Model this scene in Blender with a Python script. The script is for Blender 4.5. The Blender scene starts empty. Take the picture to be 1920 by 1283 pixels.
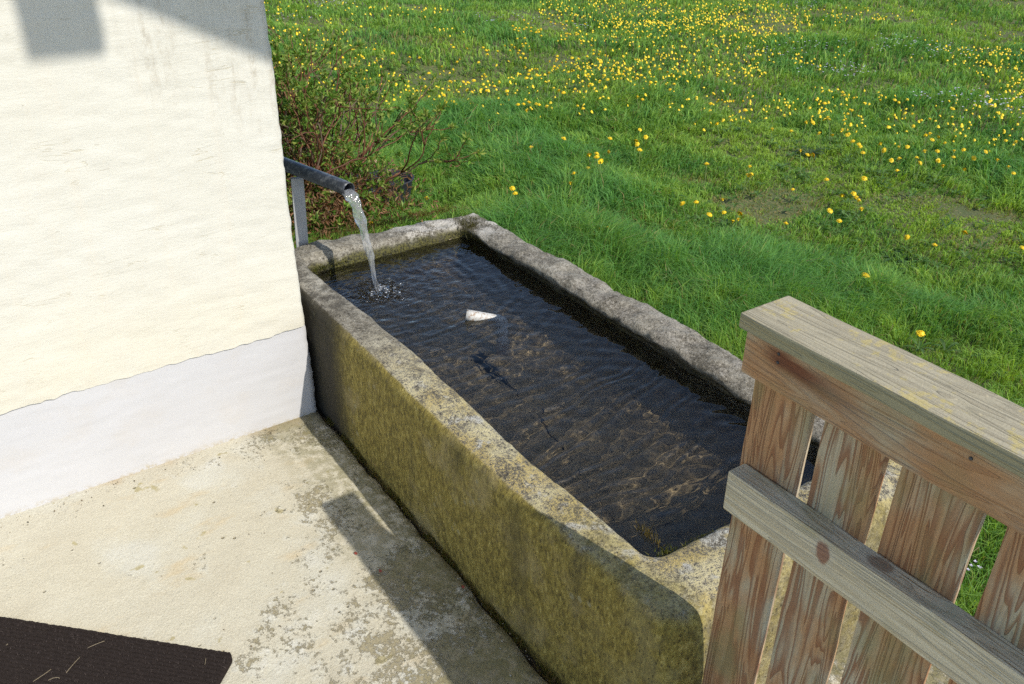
import bpy, bmesh, math, random
import numpy as np
from mathutils import Matrix, Vector
random.seed(7); rng = np.random.default_rng(11)
sc = bpy.context.scene
C = bpy.context.scene.collection

# ------------------------------------------------------------------ camera, sky, sun, exposure
# World axes: X runs along the trough (towards the viewer), Y across it, Z up; the terrace is z = 0.
F_PX, CX, CY, CAM_H = 1650.0, 960.0, 641.5, 1.65
_dn = np.array([921 - CX, 3568 - CY, F_PX]); _dn /= np.linalg.norm(_dn)
_fw = np.array([0, 0, 1.0]); _Y = _fw + _fw.dot(_dn) * -_dn; _Y /= np.linalg.norm(_Y)
_X = np.cross(_Y, -_dn)
_R0 = np.stack([_X, _Y, -_dn])
_T = np.array([[.565, -.825, 0], [.825, .565, 0], [0, 0, 1]]); _T[:2] /= np.linalg.norm(_T[0])
RW = _T @ _R0                                             # image ray (right, down, forward) -> world
cam_d = bpy.data.cameras.new('camera'); cam = bpy.data.objects.new('camera', cam_d); C.objects.link(cam)
cam_d.sensor_width = 36; cam_d.lens = F_PX / 1920 * 36; cam_d.clip_start = .05; cam_d.clip_end = 2000
cam.matrix_world = Matrix(((RW[0, 0], -RW[0, 1], -RW[0, 2], 0), (RW[1, 0], -RW[1, 1], -RW[1, 2], 0),
                           (RW[2, 0], -RW[2, 1], -RW[2, 2], CAM_H), (0, 0, 0, 1)))
sc.camera = cam
SUN = np.array([1.11, .24, 1.0])                          # towards the sun
SUNN = SUN / np.linalg.norm(SUN)
elev = math.asin(SUNN[2]); az = math.atan2(SUNN[0], SUNN[1])
world = bpy.data.worlds.new('World'); sc.world = world; world.use_nodes = True
wn = world.node_tree; wn.nodes.clear()
sky = wn.nodes.new('ShaderNodeTexSky'); sky.sky_type = 'NISHITA'; sky.sun_disc = False
sky.sun_elevation = elev; sky.sun_rotation = az; sky.altitude = 600; sky.air_density = 1.0; sky.dust_density = .9; sky.ozone_density = 1.7
bg = wn.nodes.new('ShaderNodeBackground'); bg.inputs['Strength'].default_value = .15
wo = wn.nodes.new('ShaderNodeOutputWorld')
wn.links.new(sky.outputs[0], bg.inputs[0]); wn.links.new(bg.outputs[0], wo.inputs[0])
sun_d = bpy.data.lights.new('sun', 'SUN'); sun_d.energy = 3.25; sun_d.angle = math.radians(.53); sun_d.color = (1, .955, .88)
sun = bpy.data.objects.new('sun', sun_d); C.objects.link(sun)
sun.rotation_euler = Vector(SUNN).to_track_quat('Z', 'Y').to_euler(); sun.location = (6, 1, 6)
sun_d.cycles.use_multiple_importance_sampling = False
try: sun_d.cycles.is_caustics_light = True
except Exception as e: print('caustics light', e)
sc.view_settings.view_transform = 'Standard'; sc.view_settings.look = 'None'
sc.view_settings.gamma = 1; sc.view_settings.exposure = .48; sc.view_settings.use_curve_mapping = False
sc.cycles.use_denoising = False
sc.cycles.max_bounces = 10; sc.cycles.transmission_bounces = 8; sc.cycles.transparent_max_bounces = 12
sc.cycles.caustics_refractive = True; sc.cycles.caustics_reflective = False; sc.cycles.sample_clamp_indirect = .6

# ------------------------------------------------------------------ helpers
def ray(px, py): return RW @ np.array([px - CX, py - CY, F_PX])
def at(px, py, z=0.0):
    r = ray(px, py); t = (z - CAM_H) / r[2]; return np.array([r[0] * t, r[1] * t, z])
def vert_z(P, px, py):
    r = ray(px, py); a = r[:2]; t = a.dot(P[:2]) / a.dot(a); return CAM_H + r[2] * t
def sstep(x, a, b):
    t = np.clip((np.asarray(x, float) - a) / (b - a), 0, 1); return t * t * (3 - 2 * t)

def _hash(i, j, k, s):
    h = (i * 374761393 + j * 668265263 + k * 2147483647 + s * 974634777) & 0xFFFFFFFF
    h = ((h ^ (h >> 13)) * 1274126177) & 0xFFFFFFFF
    h = ((h ^ (h >> 16)) * 2246822519) & 0xFFFFFFFF
    return ((h ^ (h >> 15)) & 0xFFFFFF) / float(0xFFFFFF) * 2 - 1
def vnoise(p, seed=0):
    p = np.asarray(p, float); f = np.floor(p); i = f.astype(np.int64); u = p - f; u = u * u * u * (u * (u * 6 - 15) + 10)
    r = 0
    for a in (0, 1):
        wa = u[:, 0] if a else 1 - u[:, 0]
        for b in (0, 1):
            wb = u[:, 1] if b else 1 - u[:, 1]
            for c in (0, 1):
                wc = u[:, 2] if c else 1 - u[:, 2]
                r = r + wa * wb * wc * _hash(i[:, 0] + a, i[:, 1] + b, i[:, 2] + c, seed)
    return r
def fbm(p, scale, octv=3, seed=0, gain=.5):
    p = np.asarray(p, float) * scale; r = 0; g = 1
    for o in range(octv):
        r = r + g * vnoise(p, seed + o * 17); p = p * 2.03 + 11.3; g *= gain
    return r
def n2(x, y, scale, octv=3, seed=0):
    x = np.asarray(x, float).ravel(); y = np.asarray(y, float).ravel()
    return fbm(np.stack([x, y, np.zeros_like(x)], 1), scale, octv, seed)

def mesh_np(name, V, F, smooth=False, colors=None):
    """V (n,3); F (m,k) one polygon size, or a list of such arrays."""
    me = bpy.data.meshes.new(name); V = np.asarray(V, np.float32)
    Fs = F if isinstance(F, list) else [F]
    Fs = [np.asarray(f, np.int32) for f in Fs if len(f)]
    me.vertices.add(len(V)); me.vertices.foreach_set('co', V.ravel())
    nl = sum(f.size for f in Fs); npoly = sum(len(f) for f in Fs)
    me.loops.add(nl); me.polygons.add(npoly)
    me.loops.foreach_set('vertex_index', np.concatenate([f.ravel() for f in Fs]))
    st = []; k = 0
    for f in Fs:
        st.append(k + np.arange(len(f)) * f.shape[1]); k += f.size
    me.polygons.foreach_set('loop_start', np.concatenate(st).astype(np.int32))
    me.polygons.foreach_set('use_smooth', np.full(npoly, smooth))
    if colors is not None:
        at_ = me.color_attributes.new('tint', 'FLOAT_COLOR', 'POINT')
        c4 = np.ones((len(V), 4), np.float32); c4[:, :colors.shape[1]] = colors; at_.data.foreach_set('color', c4.ravel())
    me.update(calc_edges=True); me.validate()
    return me
def link(name, me, mats=None, parent=None):
    o = bpy.data.objects.new(name, me); C.objects.link(o)
    if mats is not None:
        for m in (mats if isinstance(mats, (list, tuple)) else [mats]): me.materials.append(m)
    if parent is not None: o.parent = parent
    return o
def empty(name, loc=(0, 0, 0)):
    o = bpy.data.objects.new(name, None); C.objects.link(o); o.location = loc; o.empty_display_size = .05; return o
def tag(o, label=None, cat=None, group=None, kind=None):
    if label: o['label'] = label
    if cat: o['category'] = cat
    if group: o['group'] = group
    if kind: o['kind'] = kind
    return o
def grid_faces(nu, nv, wrap_u=False):
    u = np.arange(nu if wrap_u else nu - 1); v = np.arange(nv - 1)
    U, Vv = np.meshgrid(u, v, indexing='ij'); U2 = (U + 1) % nu
    return np.stack([U * nv + Vv, U2 * nv + Vv, U2 * nv + Vv + 1, U * nv + Vv + 1], -1).reshape(-1, 4)
def tube(path, rad, n=8, cap=True, flat=None):
    """path (k,3), rad scalar or (k,) -> V, list of faces"""
    P = np.asarray(path, float); k = len(P); rad = np.broadcast_to(np.asarray(rad, float), (k,))
    T = np.gradient(P, axis=0); T /= np.linalg.norm(T, axis=1)[:, None] + 1e-9
    up = np.array([0, 0, 1.0]) if abs(T[0][2]) < .9 else np.array([1.0, 0, 0])
    V = np.zeros((k, n, 3))
    A = np.cross(T[0], up); A /= np.linalg.norm(A)
    for i in range(k):
        A = A - A.dot(T[i]) * T[i]; A /= np.linalg.norm(A); B = np.cross(T[i], A)
        th = np.arange(n) / n * 2 * math.pi
        V[i] = P[i] + rad[i] * (np.cos(th)[:, None] * A + np.sin(th)[:, None] * B)
    Vf = V.reshape(-1, 3); F = []
    i, j = np.meshgrid(np.arange(k - 1), np.arange(n), indexing='ij'); j2 = (j + 1) % n
    F.append(np.stack([i * n + j, i * n + j2, (i + 1) * n + j2, (i + 1) * n + j], -1).reshape(-1, 4))
    if cap: F.append(np.array([list(range(n))[::-1], [(k - 1) * n + q for q in range(n)]]))
    return Vf, F
class MB:                                                  # collects pieces of one mesh
    def __init__(s): s.V = []; s.F = {}; s.n = 0; s.c = []
    def add(s, V, F, col=None):
        V = np.asarray(V, float)
        for f in (F if isinstance(F, list) else [F]):
            f = np.asarray(f)
            if len(f): s.F.setdefault(f.shape[1], []).append(f + s.n)
        s.V.append(V); s.n += len(V)
        if col is not None: s.c.append(np.broadcast_to(np.asarray(col, float), (len(V), 3)))
    def mesh(s, name, smooth=False):
        return mesh_np(name, np.concatenate(s.V), [np.concatenate(f) for f in s.F.values()], smooth,
                       np.concatenate(s.c) if s.c else None)
def box_me(name, lo, hi, bev=.003, cuts=0, warp=0, seed=0, wscale=3):
    bm = bmesh.new(); lo = np.array(lo, float); hi = np.array(hi, float)
    bmesh.ops.create_cube(bm, size=1)
    for v in bm.verts: v.co = Vector((lo + hi) / 2 + np.array(v.co) * (hi - lo))
    ax = int(np.argmax(hi - lo))
    if cuts:
        es = [e for e in bm.edges if abs((e.verts[0].co - e.verts[1].co)[ax]) > .5 * (hi - lo)[ax]]
        bmesh.ops.subdivide_edges(bm, edges=es, cuts=cuts, use_grid_fill=True)
    if bev: 
        es = [e for e in bm.edges if len(e.link_faces) == 2 and e.calc_face_angle(0) > .5]
        bmesh.ops.bevel(bm, geom=es, offset=bev, segments=2, affect='EDGES', profile=.6)
    if warp:
        P = np.array([v.co for v in bm.verts])
        D = np.stack([fbm(P, wscale, 3, seed + q) for q in range(3)], 1) * warp; D[:, ax] *= .4
        for v, dlt in zip(bm.verts, D): v.co += Vector(dlt)
    me = bpy.data.meshes.new(name); bm.to_mesh(me); bm.free()
    for p in me.polygons: p.use_smooth = False
    return me

# ---- node helpers
class NT:
    def __init__(s, name):
        s.m = bpy.data.materials.new(name); s.m.use_nodes = True; s.t = s.m.node_tree; s.t.nodes.clear()
        s.out = s.t.nodes.new('ShaderNodeOutputMaterial'); s.b = s.t.nodes.new('ShaderNodeBsdfPrincipled')
        s.t.links.new(s.b.outputs[0], s.out.inputs[0]); s._pos = None
    def node(s, ty, **kw):
        n = s.t.nodes.new(ty)
        for k, v in kw.items(): setattr(n, k, v)
        return n
    def set(s, sock, v):
        if isinstance(v, bpy.types.NodeSocket): s.t.links.new(v, sock)
        elif isinstance(v, (int, float)):
            sock.default_value = v if sock.type == 'VALUE' else (v, v, v, 1)[:len(sock.default_value)]
        else:
            v = tuple(v); sock.default_value = v if len(v) == len(sock.default_value) else (*v, 1)
    def P(s): 
        if s._pos is None: s._pos = s.node('ShaderNodeNewGeometry')
        return s._pos.outputs['Position']
    def normal(s): s.P(); return s._pos.outputs['Normal']
    def obj(s): return s.node('ShaderNodeTexCoord').outputs['Object']
    def xyz(s, v):
        n = s.node('ShaderNodeSeparateXYZ'); s.set(n.inputs[0], v); return n.outputs
    def mapv(s, v, scale=(1, 1, 1), loc=(0, 0, 0), rot=(0, 0, 0)):
        n = s.node('ShaderNodeMapping'); s.set(n.inputs[0], v); n.inputs['Scale'].default_value = scale
        n.inputs['Location'].default_value = loc; n.inputs['Rotation'].default_value = rot; return n.outputs[0]
    def noise(s, v, scale, detail=4, rough=.55, dist=0.0, col=False):
        n = s.node('ShaderNodeTexNoise'); s.set(n.inputs['Vector'], v); n.inputs['Scale'].default_value = scale
        n.inputs['Detail'].default_value = detail; n.inputs['Roughness'].default_value = rough; n.inputs['Distortion'].default_value = dist
        return n.outputs['Color' if col else 'Fac']
    def vor(s, v, scale, feature='F1', out='Distance', rnd=1):
        n = s.node('ShaderNodeTexVoronoi', feature=feature); s.set(n.inputs['Vector'], v); n.inputs['Scale'].default_value = scale
        n.inputs['Randomness'].default_value = rnd; return n.outputs[out]
    def math(s, op, a, b=0.0, c=0.0, clamp=False):
        n = s.node('ShaderNodeMath', operation=op, use_clamp=clamp)
        for q, v in zip(n.inputs, (a, b, c)): s.set(q, v)
        return n.outputs[0]
    def add(s, a, b): return s.math('ADD', a, b)
    def mul(s, a, b): return s.math('MULTIPLY', a, b)
    def sub(s, a, b): return s.math('SUBTRACT', a, b)
    def step(s, v, a, b):                                  # smooth 0..1 between a and b
        n = s.node('ShaderNodeMapRange', interpolation_type='SMOOTHSTEP'); s.set(n.inputs[0], v)
        n.inputs[1].default_value = a; n.inputs[2].default_value = b; 
        if a > b: n.inputs[1].default_value = b; n.inputs[2].default_value = a; n.inputs[3].default_value = 1; n.inputs[4].default_value = 0
        return n.outputs[0]
    def mix(s, f, a, b, blend='MIX'):
        n = s.node('ShaderNodeMix', data_type='RGBA', blend_type=blend); s.set(n.inputs[0], f); s.set(n.inputs[6], a); s.set(n.inputs[7], b); return n.outputs[2]
    def ramp(s, f, stops):
        n = s.node('ShaderNodeValToRGB'); s.set(n.inputs[0], f); e = n.color_ramp.elements
        while len(e) < len(stops): e.new(.5)
        for q, (p, c) in zip(e, stops): q.position = p; q.color = (*c, 1)
        return n.outputs[0]
    def bump(s, h, strength=.5, dist=.01, nrm=None):
        n = s.node('ShaderNodeBump'); n.inputs['Strength'].default_value = strength; n.inputs['Distance'].default_value = dist
        s.set(n.inputs['Height'], h)
        if nrm is not None: s.set(n.inputs['Normal'], nrm)
        return n.outputs[0]
    def rand(s): return s.node('ShaderNodeObjectInfo').outputs['Random']
    def attr(s, name): return s.node('ShaderNodeAttribute', attribute_name=name).outputs['Color']
    def fin(s, col=None, rough=None, nrm=None, **kw):
        if col is not None: s.set(s.b.inputs['Base Color'], col)
        if rough is not None: s.set(s.b.inputs['Roughness'], rough)
        if nrm is not None: s.set(s.b.inputs['Normal'], nrm)
        for k, v in kw.items(): s.set(s.b.inputs[k.replace('_', ' ')], v)
        return s.m
def plain(name, col, rough=.6, **kw):
    n = NT(name); f = n.noise(n.obj(), 25, 3)
    return n.fin(n.mix(f, [c * .8 for c in col], [min(1, c * 1.15) for c in col]), rough, **kw)

# ------------------------------------------------------------------ materials
def m_wall():
    n = NT('lime_plaster'); P = n.P(); x, y, z = n.xyz(P)
    base = n.mix(n.noise(P, 3.0, 4), (.565, .54, .455), (.625, .605, .535))
    base = n.mix(n.mul(n.step(z, .75, .32), n.noise(P, 6, 4)), base, (.62, .565, .43))
    streak = n.noise(n.mapv(P, (1, 9, .5)), 2.2, 5, .6)
    fine = n.noise(n.mapv(P, (1, 1, .6)), 60, 4, .7)
    edge = n.math('MAXIMUM', n.mul(n.step(y, .55, .80), n.step(z, .85, 1.15)), n.mul(n.step(y, .36, .5), n.mul(n.step(y, .62, .52), n.step(z, 1.0, 1.25))))
    dirt = n.mul(n.mul(n.step(streak, .42, .66), n.step(fine, .38, .66)), n.add(n.mul(edge, .8), .04))
    base = n.mix(n.math('MINIMUM', dirt, .85), base, (.36, .31, .23))
    low = n.mul(n.step(n.noise(n.mapv(P, (1, 7, .4), (3, 0, 0)), 1.6, 4), .52, .75), .16)
    base = n.mix(low, base, (.72, .58, .42))
    pit = n.step(n.vor(P, 34), .10, .05); pitm = n.mul(pit, n.step(n.noise(P, 5, 2), .60, .68))
    base = n.mix(n.mul(pitm, .7), base, (.38, .35, .28))
    # trowel ripples, cracks
    rip = n.noise(n.mapv(P, (6, 13, 50), rot=(.10, 0, 0)), 1.0, 6, .72, 1.2)
    rip2 = n.noise(n.mapv(P, (30, 45, 120), rot=(.10, 0, 0)), 1.0, 4, .7, .8)
    cr = n.math('ABSOLUTE', n.sub(n.noise(n.mapv(P, (3, 2.2, 22), (1, 2, 3), rot=(.12, 0, 0)), 1.0, 4, .55, .5), .5))
    crk = n.mul(n.step(cr, .008, .001), n.step(n.noise(P, 7.5, 3), .55, .63))
    base = n.mix(n.mul(crk, .55), base, (.45, .40, .28))
    grain = n.noise(P, 190, 3, .7)
    h = n.add(n.add(n.mul(rip, 1.0), n.mul(rip2, .55)), n.add(n.mul(grain, .3), n.mul(crk, -.9)))
    return n.fin(base, .92, n.bump(h, .30, .006))
def m_plinth():
    n = NT('white_plinth_paint'); P = n.P(); x, y, z = n.xyz(P)
    base = n.mix(n.noise(P, 4, 4), (.485, .475, .47), (.555, .545, .54))
    warm = n.mul(n.step(n.noise(n.mapv(P, (1, 1, 1.4)), 7, 5), .5, .72), .35)
    base = n.mix(warm, base, (.50, .46, .41))
    foot = n.mul(n.step(n.add(z, n.mul(n.noise(P, 9, 3), .03)), .035, .012), n.step(n.noise(P, 60, 4), .40, .62)); base = n.mix(n.mul(foot, .8), base, (.42, .36, .25))
    rip = n.noise(n.mapv(P, (4, 7, 40)), 1, 5, .6); g = n.noise(P, 170, 3, .7)
    return n.fin(base, .85, n.bump(n.add(n.mul(rip, .5), n.mul(g, .35)), .25, .004))
def m_patio():
    n = NT('worn_painted_concrete'); P = n.P(); x, y, z = n.xyz(P)
    con = n.mix(n.noise(P, 9, 5), (.29, .25, .155), (.38, .335, .225))
    con = n.mix(n.step(n.noise(P, 90, 3, .7), .5, .75), con, (.20, .17, .105))
    paint = n.mix(n.noise(P, 5, 4), (.475, .43, .325), (.56, .52, .42))
    och = n.noise(n.mapv(P, (9, 3.5, 1), rot=(0, 0, .5)), 1.3, 5, .6)
    paint = n.mix(n.mul(n.step(och, .55, .72), .40), paint, (.50, .36, .17))
    paint = n.mix(n.mul(n.step(n.noise(P, 3.1, 3), .52, .68), .6), paint, (.57, .555, .49))
    # paint worn off nearest the trough and the viewer
    wear = n.add(n.add(n.mul(n.step(x, -1.95, -1.15), .16), n.mul(n.step(y, .10, .75), .15)), n.noise(P, 5.5, 7, .68))
    wear2 = n.add(n.mul(n.noise(P, 70, 7, .78), .55), n.mul(wear, .66))
    worn = n.step(wear2, .755, .80)
    white = n.mix(n.step(n.noise(P, 14, 4), .45, .65), paint, (.60, .58, .51))
    col = n.mix(worn, n.mix(n.step(wear, .60, .78), paint, white), con)
    pits = n.mul(n.step(n.vor(P, 30), .16, .07), n.step(n.noise(P, 6.5, 3), .56, .63))
    col = n.mix(n.mul(pits, .75), col, (.28, .23, .13))
    spot = n.mul(n.step(n.noise(P, 13, 3), .66, .70), .8); col = n.mix(spot, col, (.36, .31, .16))
    # algae along the trough foot and the wall foot
    alg = n.mul(n.step(n.add(y, n.mul(n.noise(P, 7, 4), .3)), .70, .98), n.step(n.noise(P, 30, 5, .65), .36, .58))
    col = n.mix(n.mul(alg, .8), col, (.19, .17, .075))
    wf = n.mul(n.step(n.add(x, n.mul(n.noise(P, 16, 4), .10)), -2.285, -2.335), n.step(n.noise(P, 2.3, 2), .40, .55)); col = n.mix(n.mul(wf, .75), col, (.40, .29, .16))
    corner_tone = n.mul(n.step(n.add(x, n.mul(n.noise(P, 9, 3), .2)), -2.16, -2.26), n.step(y, .55, .72)); col = n.mix(n.mul(corner_tone, .7), col, (.24, .21, .12))  # darker patch where the wall foot meets the trough foot
    mot = n.noise(P, 200, 5, .9); col = n.mix(.6, col, n.mix(mot, (.15, .14, .11), (1, 1, .97)), 'OVERLAY')
    h = n.add(n.add(n.mul(n.noise(P, 150, 4, .75), .5), n.mul(n.noise(P, 22, 5, .6), .8)), n.add(n.mul(worn, -.35), n.mul(pits, -1.4)))
    return n.fin(col, .9, n.bump(h, .85, .007))
def m_stone():
    n = NT('weathered_trough_stone'); P = n.P(); x, y, z = n.xyz(P); nx, ny, nz = n.xyz(n.normal())
    big = n.noise(P, 6, 5, .6); med = n.noise(P, 26, 5, .65); fine = n.noise(P, 120, 4, .75); sp = n.noise(P, 320, 3, .8)
    grey = n.ramp(n.add(n.mul(med, .65), n.mul(big, .35)), [(.30, (.05, .042, .028)), (.46, (.17, .148, .108)), (.56, (.29, .26, .20)), (.72, (.42, .385, .31))])
    grey = n.mix(n.mul(n.step(fine, .54, .66), .7), grey, (.48, .44, .36)); grey = n.mix(n.mul(n.step(fine, .47, .36), .85), grey, (.05, .040, .026)); grey = n.mix(n.mul(n.step(sp, .56, .66), .5), grey, (.52, .48, .40))
    # yellow and grey crust lichens on the sunny tops of the near half
    lichm = n.mul(n.step(nz, .25, .6), n.math('MAXIMUM', n.mul(n.step(y, 1.12, .98), n.step(x, -2.2, -1.65)), n.step(x, -1.02, -.90)))
    lfleck = n.step(n.add(n.mul(fine, .40), n.add(n.mul(med, .28), n.mul(sp, .45))), .535, .60)
    lc = n.mix(n.step(big, .42, .6), (.50, .38, .13), (.58, .50, .27))
    lc = n.mix(n.step(n.noise(P, 17, 4), .55, .66), lc, (.52, .50, .43))
    col = n.mix(n.mul(n.mul(lichm, lfleck), .95), grey, lc)
    # pale grey crust on the far rim
    farm = n.mul(n.step(y, 1.5, 1.6), n.step(nz, .1, .5)); col = n.mix(n.mul(farm, n.mul(n.step(n.add(n.mul(n.noise(P, 9, 5), .6), n.mul(fine, .4)), .49, .57), .35)), col, (.42, .375, .31))
    endm = n.mul(n.step(x, -2.45, -2.62), n.mul(n.step(y, 1.28, 1.42), n.step(nz, -.1, .4))); col = n.mix(n.mul(endm, n.mul(n.step(n.add(n.mul(n.noise(P, 11, 5), .6), n.mul(fine, .4)), .48, .55), .8)), col, (.55, .51, .44))
    # olive algae film on the shaded outer side, streaked down the face
    side = n.mul(n.step(ny, -.25, -.7), n.step(y, 1.05, .98)); endf = n.mul(n.step(nx, .3, .75), n.step(x, -.90, -.82))
    strk = n.noise(n.mapv(P, (90, 50, 42), rot=(0, .40, 0)), 1, 7, .82)
    bl = n.noise(P, 5.0, 5, .62)
    alg = n.ramp(strk, [(.30, (.045, .032, .006)), (.44, (.185, .140, .022)), (.54, (.33, .255, .045)), (.66, (.55, .45, .14))])
    alg = n.mix(n.mul(n.step(bl, .52, .68), .65), alg, (.40, .32, .14)); alg = n.mix(n.mul(n.step(n.noise(n.mapv(P, (7, 7, 2.2)), 1, 4), .56, .72), .6), alg, (.085, .07, .02))
    gp = n.mul(n.step(x, -1.15, -.80), n.step(n.noise(P, 8, 5), .48, .60)); alg = n.mix(n.mul(gp, .30), alg, (.36, .32, .15))
    alg = n.mix(n.mul(n.step(x, -2.08, -2.28), .93), alg, (.018, .015, .008))  # side face goes near black towards the house corner
    shoul = n.mul(n.mul(n.step(x, -1.25, -1.0), n.step(y, 1.0, .94)), n.step(n.noise(P, 20, 4), .25, .5))
    spots = n.mul(n.step(n.vor(P, 26), .26, .14), n.step(n.noise(P, 10, 3), .52, .62)); alg = n.mix(n.mul(spots, .55), alg, (.40, .37, .22))
    pocks = n.step(n.vor(n.mapv(P, (1.6, 1, .7)), 75), .22, .10); alg = n.mix(n.mul(pocks, .55), alg, (.03, .024, .006))
    cornr = n.mul(n.step(x, -.90, -.84), n.step(y, 1.03, .96))
    amask = n.math('MAXIMUM', n.mul(n.math('MAXIMUM', n.math('MAXIMUM', side, cornr), shoul), n.step(n.add(z, n.mul(n.noise(P, 14, 4), .06)), .46, .41)), n.mul(endf, .55))
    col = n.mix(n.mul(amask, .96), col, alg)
    # wet dark band and green slime by the water
    inner = n.mul(n.mul(n.step(x, -2.745, -2.70), n.step(x, -.87, -.90)), n.mul(n.step(y, .945, .965), n.step(y, 1.66, 1.64)))
    wz = n.add(z, n.mul(n.noise(P, 18, 4), .035))
    wet = n.mul(inner, n.step(wz, .398, .372)); slime = n.ramp(n.noise(P, 40, 4), [(.3, (.012, .010, .004)), (.55, (.05, .042, .012)), (.75, (.13, .115, .035))])
    col = n.mix(n.mul(wet, .92), col, slime)
    mossm = n.mul(n.step(x, -2.52, -2.66), n.mul(n.step(wz, .405, .385), n.step(n.noise(P, 12, 3), .35, .5))); col = n.mix(n.mul(mossm, .85), col, n.mix(n.step(fine, .35, .65), (.012, .011, .003), (.14, .125, .02)))
    bed = n.step(z, .25, .14); silt = n.ramp(n.noise(P, 24, 5, .7), [(.3, (.16, .115, .058)), (.55, (.25, .18, .09)), (.75, (.36, .26, .13))])
    col = n.mix(n.mul(inner, bed), col, silt)
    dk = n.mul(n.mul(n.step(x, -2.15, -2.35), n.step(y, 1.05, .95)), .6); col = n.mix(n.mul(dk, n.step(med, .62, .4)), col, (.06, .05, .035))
    h = n.add(n.add(n.mul(fine, .7), n.mul(sp, .35)), n.add(n.sub(n.mul(med, 1.1), n.mul(pocks, .5)), n.mul(n.mul(strk, side), .7)))
    rough = n.sub(.92, n.mul(wet, .45))
    return n.fin(col, rough, n.bump(h, .95, .008))
def m_wood(name, axis, kind):
    """axis: the grain direction (0 x, 2 z); grey weathered softwood with rust-red stain."""
    n = NT(name); P = n.P(); x, y, z = n.xyz(P); r = n.mul(n.rand(), 37.0)
    off = n.node('ShaderNodeCombineXYZ')
    for q in off.inputs: n.set(q, r)
    va = n.node('ShaderNodeVectorMath', operation='ADD'); n.set(va.inputs[0], P); n.set(va.inputs[1], off.outputs[0]); Q = va.outputs[0]
    sc_l, sc_c = 1.9, 24.0
    s1 = (sc_l, sc_c, sc_c) if axis == 0 else (sc_c, sc_c, sc_l)
    s2 = (6, 240, 240) if axis == 0 else (240, 240, 6)
    s3 = (2.2, 5, 5) if axis == 0 else (5, 5, 2.0)
    ringf = n.noise(n.mapv(Q, s1), 1.0, 2, .5, .8)
    ring = n.math('FRACT', n.mul(ringf, 11.0))
    late = n.mul(n.step(ring, .35, .85), n.step(ring, 1.0, .93))
    fib = n.noise(n.mapv(Q, s2), 1.0, 4, .7)
    blot = n.noise(n.mapv(Q, s3), 1.6, 4, .6)
    grey = n.mix(fib, (.25, .215, .135), (.62, .56, .41))
    if kind == 'cap': grey = n.mix(fib, (.24, .205, .13), (.54, .485, .345))
    if kind == 'low': grey = n.mix(fib, (.38, .33, .215), (.82, .745, .56))
    tan = n.mix(fib, (.27, .135, .058), (.58, .34, .17))
    amt = {'slat': (.39, .58), 'top': (.44, .66), 'low': (.62, .82), 'cap': (.8, .95)}[kind]
    col = n.mix(n.step(blot, *amt), grey, tan)
    col = n.mix(n.mul(late, {'slat': .72, 'top': .22, 'low': .30, 'cap': .25}[kind]), col, (.22, .085, .036) if kind in ('slat', 'top') else (.20, .16, .10))
    if kind == 'top':                                      # a bare rust-red patch on the upper rail
        px = n.mul(n.step(x, -.735, -.68), n.step(x, -.50, -.66)); pz = n.step(n.math('ABSOLUTE', n.sub(n.add(z, n.mul(n.add(x, .64), .12)), 1.005)), .026, .006)
        col = n.mix(n.mul(n.mul(px, pz), n.step(n.noise(n.mapv(P, (6, 40, 40)), 1, 3), .25, .45)), col, (.17, .062, .028))
    green = n.mul(n.step(n.noise(n.mapv(Q, s3), 2.6, 4), .50, .70), {'slat': .55, 'top': .30, 'low': .55, 'cap': .10}[kind])
    col = n.mix(green, col, (.24, .23, .10))
    if kind == 'low':                                      # knots
        for (kx, kz, rx, rz) in ((-.545, .752, .013, .021), (-.47, .779, .02, .018)):
            dx = n.math('DIVIDE', n.sub(x, kx), rx); dz = n.math('DIVIDE', n.sub(z, kz), rz)
            if kz > .77: dz = n.math('DIVIDE', n.sub(y, .953), .014)
            dd = n.math('SQRT', n.add(n.mul(dx, dx), n.mul(dz, dz))); dd = n.add(dd, n.mul(n.sub(n.noise(P, 70, 3), .5), .75))
            col = n.mix(n.mul(n.step(dd, 1.9, 1.1), .45), col, (.50, .46, .36)); 
            col = n.mix(n.mul(n.step(dd, 1.1, .7), .85), col, (.24, .10, .06) if kz < .77 else (.25, .19, .13))
            col = n.mix(n.mul(n.step(n.math('ABSOLUTE', n.sub(dd, .55)), .1, .02), .4), col, (.32, .2, .13))
    if kind == 'cap':
        li = n.mul(n.step(n.add(n.mul(n.noise(P, 55, 4, .7), .6), n.mul(n.noise(n.mapv(P, (5, 9, 9)), 1.3, 3), .5)), .545, .63), n.step(n.xyz(n.normal())[2], .5, .8))
        col = n.mix(n.mul(li, .65), col, (.52, .42, .14))
        sid = n.step(n.xyz(n.normal())[2], .5, .2); col = n.mix(n.mul(sid, .5), col, (.26, .25, .13))
    h = n.add(n.mul(fib, .7), n.add(n.mul(late, .5), n.mul(n.noise(P, 300, 2), .2)))
    return n.fin(col, .88, n.bump(h, .9, .004))
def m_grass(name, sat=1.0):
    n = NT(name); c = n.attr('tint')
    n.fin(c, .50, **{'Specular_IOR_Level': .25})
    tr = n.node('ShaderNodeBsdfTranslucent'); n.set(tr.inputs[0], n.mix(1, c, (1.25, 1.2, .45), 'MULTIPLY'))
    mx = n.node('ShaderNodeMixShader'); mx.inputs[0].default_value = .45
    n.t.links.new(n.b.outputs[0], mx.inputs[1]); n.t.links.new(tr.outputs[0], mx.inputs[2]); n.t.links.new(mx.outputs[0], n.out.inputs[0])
    return n.m
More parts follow.
